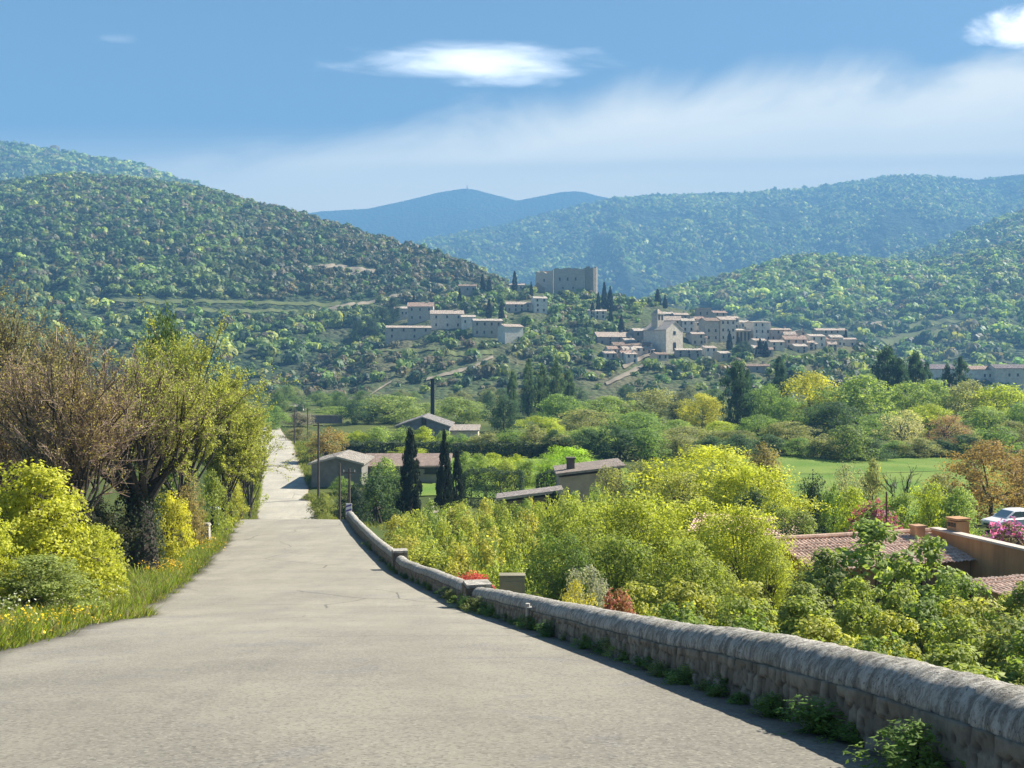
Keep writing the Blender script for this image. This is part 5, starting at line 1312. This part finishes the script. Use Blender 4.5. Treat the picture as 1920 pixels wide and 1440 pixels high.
# short pale pipe against the wall, striped marker at its far end
y = 20.6; x = float(road_r(y)) - 0.06
root = empty('pale_pipe', (x, y, float(road_z(y))), 'short pale pipe standing upright against the near wall', 'pipe')
g = Geo(); g.tube([(0, 0, -0.05), (0, 0, 0.50)], 0.045, 10, cap=True); g.build('pipe', M['metal'], root, color=(0.42, 0.40, 0.35))
g = Geo(); g.box((0.03, 0, 0.42), (0.10, 0.14, 0.03)); g.build('bracket', M['metal'], root, color=(0.3, 0.3, 0.28))
y = 82.2; x = float(road_r(y)) + 0.25
root = empty('marker_post', (x, y, float(road_z(y))), 'white and violet striped marker at the far end of the wall', 'road marker')
g = Geo(); g.tube([(0, 0, -0.2), (0, 0, 0.5)], 0.05, 8, cap=True); g.build('post', M['metal'], root, color=(0.3, 0.3, 0.32))
g = Geo(); g.box((0, -0.03, 0.75), (0.46, 0.05, 1.05)); pn = g.build('panel', M['metal'], root, color=(0.78, 0.76, 0.80))
for i in range(3):
    zc = 0.40 + i * 0.34
    g = Geo(); P = [(-0.22, -0.065, zc - 0.12), (0.22, -0.065, zc + 0.02), (0.22, -0.065, zc + 0.16), (-0.22, -0.065, zc + 0.02)]
    P += [(a, -0.050, c) for a, b, c in P]; g.add(P, [[0, 1, 2, 3], [7, 6, 5, 4], [0, 4, 5, 1], [1, 5, 6, 2], [2, 6, 7, 3], [3, 7, 4, 0]]); g.build('stripe', M['metal'], pn, color=(0.16, 0.13, 0.36))

# utility poles
def pole(label, px, D, top, base_r, arms=1, name='utility_pole', col=(0.10, 0.085, 0.075), zb=None):
    x = PX(px, D); zb = G(x, D) if zb is None else zb; h = PZ(top, D) - zb
    root = empty(name, (x, D, zb), label, 'pole', 'poles in the valley')
    g = Geo(); g.tube([(0, 0, -0.5), (0, 0, h * .5), (0, 0, h)], [base_r, base_r * .85, base_r * .65], 8, cap=True); g.build('shaft', M['bark'], root, color=col)
    for i in range(arms):
        g = Geo(); g.box((0, -base_r, h - 0.35 - i * .5), (1.1, 0.1, 0.1)); ar = g.build('crossarm', M['bark'], root, color=col)
        for sx in (-0.45, 0.45):
            g = Geo(); g.tube([(sx, -base_r, h - .3 - i * .5), (sx, -base_r, h - .12 - i * .5)], 0.04, 6, cap=True); g.build('insulator', M['metal'], ar, color=(.35, .35, .33))
    return np.array([x, D, zb + h])
p1 = pole('tall wooden utility pole in front of the stone barn', 597, 118, 792, 0.14)
p2 = pole('wooden utility pole at the end of the stone wall', 655, 88, 878, 0.13)
p3 = pole('plain wooden post beside the dark evergreen at the junction', 637, 96, 868, 0.12, arms=0)
p4 = pole('thin far pole beside the end of the road', 552, 172, 768, 0.13)
p5 = pole('thin rusty post between the purple shrub and the house', 1662, 58, 922, 0.07, arms=0, col=(0.13, 0.07, 0.05))
p6 = pole('far utility pole above the clipped hedge', 577, 200, 765, 0.13)
D = 250
root = empty('factory_chimney', (PX(811, D), D, G(PX(811, D), D)), 'tall dark square chimney rising between the pale green trees', 'chimney')
hh = PZ(711, D) + 15; g = Geo(); g.box((0, 0, hh / 2), (0.95, 0.95, hh), taper=0.85); g.build('stack', M['metal'], root, color=(0.035, 0.035, 0.045))
g = Geo(); g.box((0, 0, hh + 0.1), (1.1, 1.1, 0.25)); g.build('cap', M['metal'], root, color=(0.05, 0.05, 0.055))
def cable(label, a, b, sag, r=0.012):
    t = np.linspace(0, 1, 20)[:, None]; P = np.array(a) * (1 - t) + np.array(b) * t; P[:, 2] -= (4 * t * (1 - t) * sag)[:, 0]
    g = Geo(); g.tube(P, r, 4); o = g.build('overhead_cable', M['metal'], color=(0.04, 0.04, 0.04)); return tag(o, label, 'cable', 'overhead cables')
cable('cable between the two poles beside the stone barn', p1 - [0, 0, .2], p2 - [0, 0, .2], 0.8)
cable('cable from the barn pole to the thin far pole', p1 - [0, 0, .2], p4 - [0, 0, .2], 0.8)
cable('long thin cable over the gardens right of the beige house', (PX(1155, 98), 98, PZ(872, 98)), (PX(1960, 95), 95, PZ(868, 95)), 0.9, 0.016)

# pale driveway between the cypresses
xs = np.linspace(PX(785, 100), PX(850, 100), 14); ysd = np.linspace(97, 112, 14); X, Y = np.meshgrid(xs, ysd, indexing='ij')
X = X + (Y - 97) * 0.02; dr = grid_mesh('path', X, Y, ground_z(X, Y) + 0.10, plain('pale_gravel', (0.28, 0.25, 0.20), 0.95, 0.1, amt=0.25, nscale=3.0)); tag(dr, kind='structure')

# white gate stones and a dark post on the left verge
for px, D, h, c, lab in ((383, 62, 0.95, (0.34, 0.32, 0.28), 'white painted gate stone on the left verge'), (402, 72, 1.3, (0.45, 0.50, 0.56), 'pale bluish gate stone farther along the left verge')):
    x = PX(px, D); root = empty('gate_stone', (x, D, G(x, D)), lab, 'gate stone')
    g = Geo(); g.box((0, 0, h / 2 - .1), (0.7, 0.45, h + .2), taper=0.85); g.build('body', M['plaster'], root, color=c)
    g = Geo(); g.box((0, 0, h + .06), (0.72, 0.5, 0.14), taper=0.8); g.build('cap', M['plaster'], root, color=c)
x = PX(434, 82); root = empty('verge_post', (x, 82, G(x, 82)), 'short dark post on the left verge near the crest', 'post')
g = Geo(); g.tube([(0, 0, -0.2), (0, 0, 1.75)], [0.14, 0.12], 8, cap=True); g.build('shaft', M['wood'], root)
g = Geo(); g.box((0, 0, 1.83), (0.3, 0.3, 0.12)); g.build('cap', M['wood'], root)

# beige utility cabinet behind the wall
D = 31.0; x = PX(960, D); z = G(x, D); top = PZ(1080, D)
root = empty('utility_cabinet', (x, D, z), 'beige utility cabinet standing behind the wall near the square pillar', 'utility cabinet')
hh = top - z; g = Geo(); g.box((0, 0, hh / 2), (0.74, 0.42, hh)); g.build('body', M['plaster'], root, color=(0.29, 0.27, 0.185))
g = Geo(); g.box((0, 0, hh + 0.03), (0.75, 0.43, 0.05)); g.build('lid', M['plaster'], root, color=(0.26, 0.24, 0.17))
g = Geo(); g.box((0, -0.21, hh / 2 + .1), (0.60, 0.03, hh * .7)); dd = g.build('door', M['plaster'], root, color=(0.31, 0.285, 0.20))
g = Geo(); g.box((0.22, -0.235, hh / 2 + .2), (0.04, 0.03, 0.14)); g.build('handle', M['dark'], dd)

# ------------------------------------------------------------------ tiled house on the right
def tile_sheet(root, o, ux, uy, w, d, col, name='roof', tw=0.21, course=0.36):
    """barrel tiles: from corner o along ux (eave, w metres) and uy (up the slope, d metres)"""
    ux, uy = np.array(ux, float), np.array(uy, float); nrm = np.cross(ux, uy)
    a = np.arange(0, w, tw / 6); b = np.concatenate([[k * course, k * course + course * .5, (k + 1) * course - 0.01] for k in range(int(d / course))])
    A, B = np.meshgrid(a, b, indexing='ij')
    col_id = np.floor(A / tw); jit = (hash2(col_id, np.floor(B / course), 3) - .5) * 0.03
    prof = 0.075 * np.abs(np.cos(math.pi * A / tw)) + 0.05 * (1 - np.mod(B, course) / course) + jit
    P = np.array(o)[None, None] + A[..., None] * ux + (B + jit)[..., None] * uy + prof[..., None] * nrm
    ob = grid_mesh(name, P[..., 0], P[..., 1], P[..., 2], M['near_tile'], smooth=False, parent=root)
    ob.color = (*col, 1); return ob
M['near_tile'] = objcol_material('clay_barrel_tile', 0.9, 2.5, 0.5, 0.6, 20.0)
ORG = (0.42, 0.24, 0.115)
rz = 0.30; c_, s_ = math.cos(rz), math.sin(rz)
hx, hy = 16.6, 52.0; EA, RI = -9.25, -8.45
root = empty('tiled_house', (hx, hy, -12.5), 'ochre house with a low clay tiled roof and chimney on the right', 'house', None, rz)
w, dpt = 8.4, 6.4; e, r_ = EA + 12.5, RI + 12.5
g = Geo(); g.prism([(-dpt / 2, -1.5), (dpt / 2, -1.5), (dpt / 2, e), (0, r_ - .12), (-dpt / 2, e)], -w / 2, w / 2, 'x'); g.build('wall', M['near_plaster'], root, color=ORG)
sl = math.hypot(dpt / 2 + .4, (r_ - e)); kx = (dpt / 2 + .4) / sl; kz = (r_ - e + .0) / sl
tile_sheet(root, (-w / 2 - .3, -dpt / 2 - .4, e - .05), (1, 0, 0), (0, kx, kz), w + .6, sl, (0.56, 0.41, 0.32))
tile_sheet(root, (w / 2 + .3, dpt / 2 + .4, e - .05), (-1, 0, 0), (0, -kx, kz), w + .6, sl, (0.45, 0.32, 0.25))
g = Geo(); g.tube([(-w / 2 - .3, 0, r_ + .08), (w / 2 + .3, 0, r_ + .08)], 0.12, 8); g.build('ridge_tile', M['near_tile'], root, color=(0.44, 0.31, 0.24))
g = Geo(); g.box((3.3, -0.6, r_ - .25), (0.50, 0.50, 1.3)); ch = g.build('chimney', M['near_plaster'], root, color=(0.46, 0.27, 0.15))
g = Geo(); g.box((3.3, -0.6, r_ + .43), (0.62, 0.62, 0.10)); g.build('cap', M['near_plaster'], ch, color=(0.42, 0.26, 0.16))
windows(root, [('f', -2.5, 1.9, 0.9, 1.1), ('f', 1.0, 1.9, 0.9, 1.1)], w / 2, dpt / 2)

p0, p1_ = np.array([21.0, 53.0]), np.array([24.6, 40.5]); mid = (p0 + p1_) / 2; L = np.linalg.norm(p1_ - p0); an = math.atan2(p1_[1] - p0[1], p1_[0] - p0[0])
root = empty('garden_wall', (mid[0], mid[1], -12.0), 'tall ochre rendered wall with rain streaks and a square vented pillar', 'wall', None, an)
top = -8.28 + 12.0
g = Geo(); g.box((0, 0, top / 2 - 1), (L, 0.35, top + 2)); g.build('masonry', M['near_plaster'], root, color=ORG)
g = Geo(); g.box((0, 0, top + .05), (L + .1, 0.52, 0.10)); g.build('coping', M['plaster'], root, color=(0.50, 0.44, 0.38))
pxl = -L / 2 + 1.15
g = Geo(); g.box((pxl, 0.45, top + .05), (0.72, 0.72, 1.05)); g.box((pxl, 0.45, top + .68), (0.84, 0.84, 0.10)); pi_ = g.build('pillar', M['near_plaster'], root, color=(0.46, 0.265, 0.14))
for q in (-0.25, 0.0, 0.25):
    g = Geo(); g.box((pxl + q * .85, 0.085, top + .40), (0.15, 0.04, 0.20)); g.build('vent', M['dark'], pi_)
    g = Geo(); g.box((pxl - .36, 0.45 + q * .85, top + .40), (0.04, 0.15, 0.20)); g.build('vent', M['dark'], pi_)

root = empty('tiled_outhouse', (21.6, 40.6, -12.0), 'outhouse roof of clay tiles below the ochre wall at the right edge', 'outhouse', None, 0.35)
g = Geo(); g.prism([(-2.0, -1), (2.0, -1), (2.0, 3.45), (-2.0, 2.95)], -3.2, 3.2, 'x'); g.build('wall', M['near_plaster'], root, color=ORG)
tile_sheet(root, (-3.5, -2.35, 2.93), (1, 0, 0), (0, 0.9926, 0.1213), 7.0, 4.7, (0.56, 0.41, 0.32))
# low tiled roof peeking from behind the gabled one
root = empty('tiled_outhouse', (14.6, 66.0, -13.0), 'long low tiled roof behind the brightest willow shrub', 'outhouse', None, -0.35)
g = Geo(); g.prism([(-1.6, -1), (1.6, -1), (1.6, 3.2), (-1.6, 2.6)], -3.2, 3.2, 'x'); g.build('wall', M['near_plaster'], root, color=(0.42, 0.30, 0.2))
tile_sheet(root, (-3.4, -1.9, 2.62), (1, 0, 0), (0, 0.983, 0.1837), 6.8, 3.8, (0.50, 0.35, 0.28))

# ------------------------------------------------------------------ parked car
cx, cy = PX(1897, 76), 76.0
car = empty('parked_car', (cx, cy, G(cx, cy) - 0.02), 'pale silver car parked behind the magenta shrub', 'car', None, 0.30)
def loft(name, secs, mat, parent, color):
    """secs: (x, half width, z low, z high) cross sections, rounded by chamfered corners"""
    V = []; Fc = []
    for x, hw, z0, z1 in secs:
        c = min(0.10, (z1 - z0) * .3)
        V += [(x, -hw + c, z0), (x, hw - c, z0), (x, hw, z0 + c), (x, hw, z1 - c), (x, hw - c, z1), (x, -hw + c, z1), (x, -hw, z1 - c), (x, -hw, z0 + c)]
    n = len(secs)
    for i in range(n - 1):
        for k in range(8): Fc.append([i * 8 + k, i * 8 + (k + 1) % 8, (i + 1) * 8 + (k + 1) % 8, (i + 1) * 8 + k])
    g = Geo(); g.add(V, Fc)
    for b, rev in ((0, False), ((n - 1) * 8, True)):
        g.add(V[b:b + 8], [[0, 1, 2, 7], [7, 2, 3, 6], [6, 3, 4, 5]])
    return g.build(name, mat, parent, smooth=False, color=color)
M['paint'] = objcol_material('car_paint', 0.25, 1.0, 0.03, 0.0, 4.0); M['glass'] = plain('tinted_glass', (0.10, 0.16, 0.20), 0.08, 0.9, amt=0.1); M['rubber'] = plain('rubber', (0.02, 0.02, 0.02), 0.8)
WH = (0.62, 0.64, 0.68)
loft('body', [(-2.05, .70, .38, .66), (-1.95, .80, .26, .74), (-1.0, .84, .24, .90), (0.0, .85, .24, .93), (1.3, .84, .24, .95), (1.95, .80, .28, .93), (2.05, .74, .36, .80)], M['paint'], car, WH)
loft('cabin', [(-1.05, .70, .86, .93), (-0.35, .66, .88, 1.40), (0.2, .65, .88, 1.48), (1.2, .64, .88, 1.46), (1.85, .68, .88, 1.0)], M['paint'], car, WH)
def slab(name, P, off, mat, parent):
    P = np.array(P, float); n = np.cross(P[1] - P[0], P[3] - P[0]); n /= np.linalg.norm(n); Q = np.vstack([P - n * .012, P + n * off])
    g = Geo(); g.add(Q, [[3, 2, 1, 0], [4, 5, 6, 7], [0, 1, 5, 4], [1, 2, 6, 5], [2, 3, 7, 6], [3, 0, 4, 7]]); return g.build(name, mat, parent)
slab('windscreen', [(-0.98, .58, .97), (-0.98, -.58, .97), (-0.42, -.55, 1.37), (-0.42, .55, 1.37)], .02, M['glass'], car)
slab('rear_window', [(1.78, -.55, 1.04), (1.78, .55, 1.04), (1.28, .54, 1.42), (1.28, -.54, 1.42)], .02, M['glass'], car)
for s in (-1, 1):
    for x0, x1, x2, x3 in ((-0.72, 0.25, 0.25, -0.30), (0.33, 1.45, 1.15, 0.33)):
        P = [(x0, s * .692, .98), (x1, s * .692, .98), (x2, s * .668, 1.36), (x3, s * .668, 1.36)]
        slab('window', P if s < 0 else P[::-1], .015, M['glass'], car)
    g = Geo(); g.box((-1.98, s * .56, .62), (0.16, 0.30, 0.15)); g.build('headlight', M['metal'], car, color=(0.8, 0.8, 0.8))
    g = Geo(); g.box((-0.62, s * .90, .98), (0.14, 0.18, 0.13)); g.build('mirror', M['paint'], car, color=WH)
    for x in (-1.28, 1.28):
        g = Geo(); g.tube([(x, s * .66, .32), (x, s * .70, .32), (x, s * .84, .32), (x, s * .87, .32)], [.27, .32, .32, .27], 18, cap=True); wl = g.build('wheel', M['rubber'], car)
        g = Geo(); g.tube([(x, s * .862, .32), (x, s * .885, .32)], [.20, .17], 14, cap=True); g.build('rim', M['metal'], wl, color=(.5, .5, .5))
g = Geo(); g.box((-2.03, 0, .46), (0.05, 0.9, 0.14)); g.build('grille', M['dark'], car)

# a leafless fruit tree with dark clumps in the garden
twig_tree('small leafless tree with dark mistletoe clumps before the meadow', 1690, 88, 858, 62, 21, 0.16, 1.0, (0.10, 0.085, 0.075), (0.10, 0.09, 0.05), 1, 0.05, n=(7, 4, 4, 3), bias=lambda x, z: 0.1 + 0 * x, r4=0.012)
root = bpy.context.scene.objects[[o.name for o in scene.objects if o.get('label', '').startswith('small leafless tree')][0]]
for dx, dz, r in ((1.5, 3.2, .35), (2.1, 2.2, .42), (-0.9, 1.6, .4), (0.6, 1.2, .45)):
    rg = np.random.default_rng(int(dz * 10)); dv = rg.normal(size=(160, 3)); dv /= np.linalg.norm(dv, axis=1)[:, None]
    g = Geo(); g.leaves(np.array([dx, 0, dz]) + dv * r * rg.uniform(.3, 1, 160)[:, None], dv, .16, rg.uniform(0, 1, 160), .5, rg); g.build('mistletoe', M['needle'], root, color=(0.025, 0.035, 0.018))
# ------------------------------------------------------------------ haze, sky, sun, camera
SUN_EL, SUN_AZ = R(41), R(70)
def haze_box():
    g = Geo(); g.box((0, 2990, 515), (13800, 6260, 1070))
    m = bpy.data.materials.new('haze'); m.use_nodes = True; t = m.node_tree; t.nodes.clear()
    out = t.nodes.new('ShaderNodeOutputMaterial'); v = t.nodes.new('ShaderNodeVolumePrincipled')
    v.inputs['Color'].default_value = (0.185, 0.43, 0.76, 1); v.inputs['Density'].default_value = 3.4e-4; v.inputs['Anisotropy'].default_value = 0.0
    t.links.new(v.outputs[0], out.inputs['Volume'])
    o = g.build('haze', m); tag(o, kind='stuff'); return o
haze_box()

world = bpy.data.worlds.new('World'); scene.world = world; world.use_nodes = True
t = NT(world.node_tree)
sky = t.n('ShaderNodeTexSky', sky_type='NISHITA', sun_disc=False, sun_elevation=SUN_EL, sun_rotation=SUN_AZ)
sky.air_density = 1.0; sky.dust_density = 0.5; sky.ozone_density = 2.0
tc = t.n('ShaderNodeTexCoord').outputs['Generated']
sp = t.n('ShaderNodeSeparateXYZ', inp={0: tc}).outputs
yy = t.m('MAXIMUM', sp[1], 0.05)
a = t.m('DIVIDE', sp[0], yy); b = t.m('DIVIDE', sp[2], yy)          # direction as slopes: sideways and up
fwd = t.step(sp[1], 0.05, 0.25)
def comb(x, y, z=0.0): return t.n('ShaderNodeCombineXYZ', inp={0: x, 1: y, 2: z}).outputs[0]
# cirrus veil: streaks lying along its slanting upper edge
v = t.m('SUBTRACT', t.m('SUBTRACT', b, t.m('MULTIPLY', a, 0.135)), 0.232)
st = t.noise(comb(t.m('MULTIPLY', a, 2.2), t.m('MULTIPLY', v, 15.0)), 1.6, 6, 0.6, 0.6)
wisp = t.noise(comb(t.m('MULTIPLY', a, 3.0), t.m('MULTIPLY', v, 6.0)), 1.3, 6, 0.62, 0.8)
e = t.m('ADD', v, t.m('MULTIPLY', t.m('SUBTRACT', wisp, 0.5), 0.09))
veil = t.step(e, 0.022, -0.035, 0, 1)
veil = t.m('MULTIPLY', veil, t.step(t.m('ADD', a, t.m('MULTIPLY', t.m('SUBTRACT', wisp, .5), .35)), -0.56, -0.22))
veil = t.m('MULTIPLY', veil, t.m('ADD', 0.62, t.m('MULTIPLY', st, 0.5)), clamp=True)
band = t.m('MULTIPLY', t.step(t.m('ABSOLUTE', t.m('SUBTRACT', t.m('SUBTRACT', b, t.m('MULTIPLY', a, .015)), 0.182)), 0.0, 0.012, 0.30, 0.0), t.step(a, -0.3, 0.0))
veil = t.m('MULTIPLY', veil, t.m('SUBTRACT', 1.0, band))
low = t.step(b, 0.23, 0.14, 0.0, 0.85)
def puff(ca, cb, ra, rb, nscale, namp, soft0, soft1, stretch=3.0):
    da = t.m('DIVIDE', t.m('SUBTRACT', a, ca), ra); db = t.m('DIVIDE', t.m('SUBTRACT', b, cb), rb)
    db2 = t.m('MULTIPLY', db, t.step(db, -0.3, 0.3, 1.35, 0.9))
    r = t.m('SQRT', t.m('ADD', t.m('MULTIPLY', da, da), t.m('MULTIPLY', db2, db2)))
    nz = t.noise(comb(t.m('MULTIPLY', a, nscale), t.m('MULTIPLY', b, nscale * stretch), ca * 7), 1.0, 7, 0.62, 0.5)
    r = t.m('ADD', r, t.m('MULTIPLY', t.m('SUBTRACT', nz, 0.5), namp))
    return t.step(r, soft1, soft0, 0, 1)
p1c = puff(-0.034, 0.2780, 0.118, 0.0225, 11, 1.35, 0.0, 1.15, 4.5)
p2c = puff(0.490, 0.3085, 0.066, 0.0250, 22, 1.6, 0.35, 1.05, 1.6)
p3c = t.m('MULTIPLY', puff(-0.37, 0.303, 0.022, 0.005, 40, 1.6, 0.0, 1.2, 3.0), 0.10)
p4c = t.m('MULTIPLY', puff(-0.005, 0.262, 0.05, 0.006, 30, 1.8, 0.0, 1.2, 4.0), 0.3)
base = t.mix(1.0, sky.outputs[0], SKYMUL, 'MULTIPLY')
grad = t.step(b, 0.10, 0.36)
c = t.mix(t.m('MULTIPLY', low, fwd), base, VEILC)
c = t.mix(t.m('MULTIPLY', veil, fwd), c, VEILC)
for q in (p1c, p2c, p3c, p4c): c = t.mix(t.m('MULTIPLY', q, fwd), c, CLOUDC)
bg = t.n('ShaderNodeBackground', inp={'Strength': 0.05}); t.set(bg, 0, c)
o = t.n('ShaderNodeOutputWorld'); t.t.links.new(bg.outputs[0], o.inputs[0])

sd = bpy.data.lights.new('sun', 'SUN'); sd.energy = 4.8; sd.angle = R(0.53); sd.color = (1.0, 0.93, 0.82)
so = bpy.data.objects.new('sun', sd); link(so)
dvec = Vector((math.sin(SUN_AZ) * math.cos(SUN_EL), math.cos(SUN_AZ) * math.cos(SUN_EL), math.sin(SUN_EL)))
so.rotation_euler = dvec.to_track_quat('Z', 'Y').to_euler(); so.location = (40, 0, 60)

cam = bpy.data.cameras.new('camera'); cam.sensor_width = 36; cam.lens = 36 * F / 1920; cam.shift_y = -(720 - HY) / 1920; cam.clip_start = 0.1; cam.clip_end = 20000
co = bpy.data.objects.new('camera', cam); link(co); co.location = (0, 0, 0); co.rotation_euler = (R(90), 0, 0)
scene.camera = co
scene.view_settings.view_transform = 'Standard'; scene.view_settings.look = 'None'; scene.view_settings.exposure = EXPO; scene.view_settings.gamma = 1
scene.render.engine = 'CYCLES'
cy = scene.cycles
cy.max_bounces = 6; cy.diffuse_bounces = 3; cy.glossy_bounces = 2; cy.transmission_bounces = 4; cy.volume_bounces = 0; cy.transparent_max_bounces = 8
cy.use_denoising = True; cy.denoiser = 'OPENIMAGEDENOISE'; cy.sample_clamp_indirect = 4.0
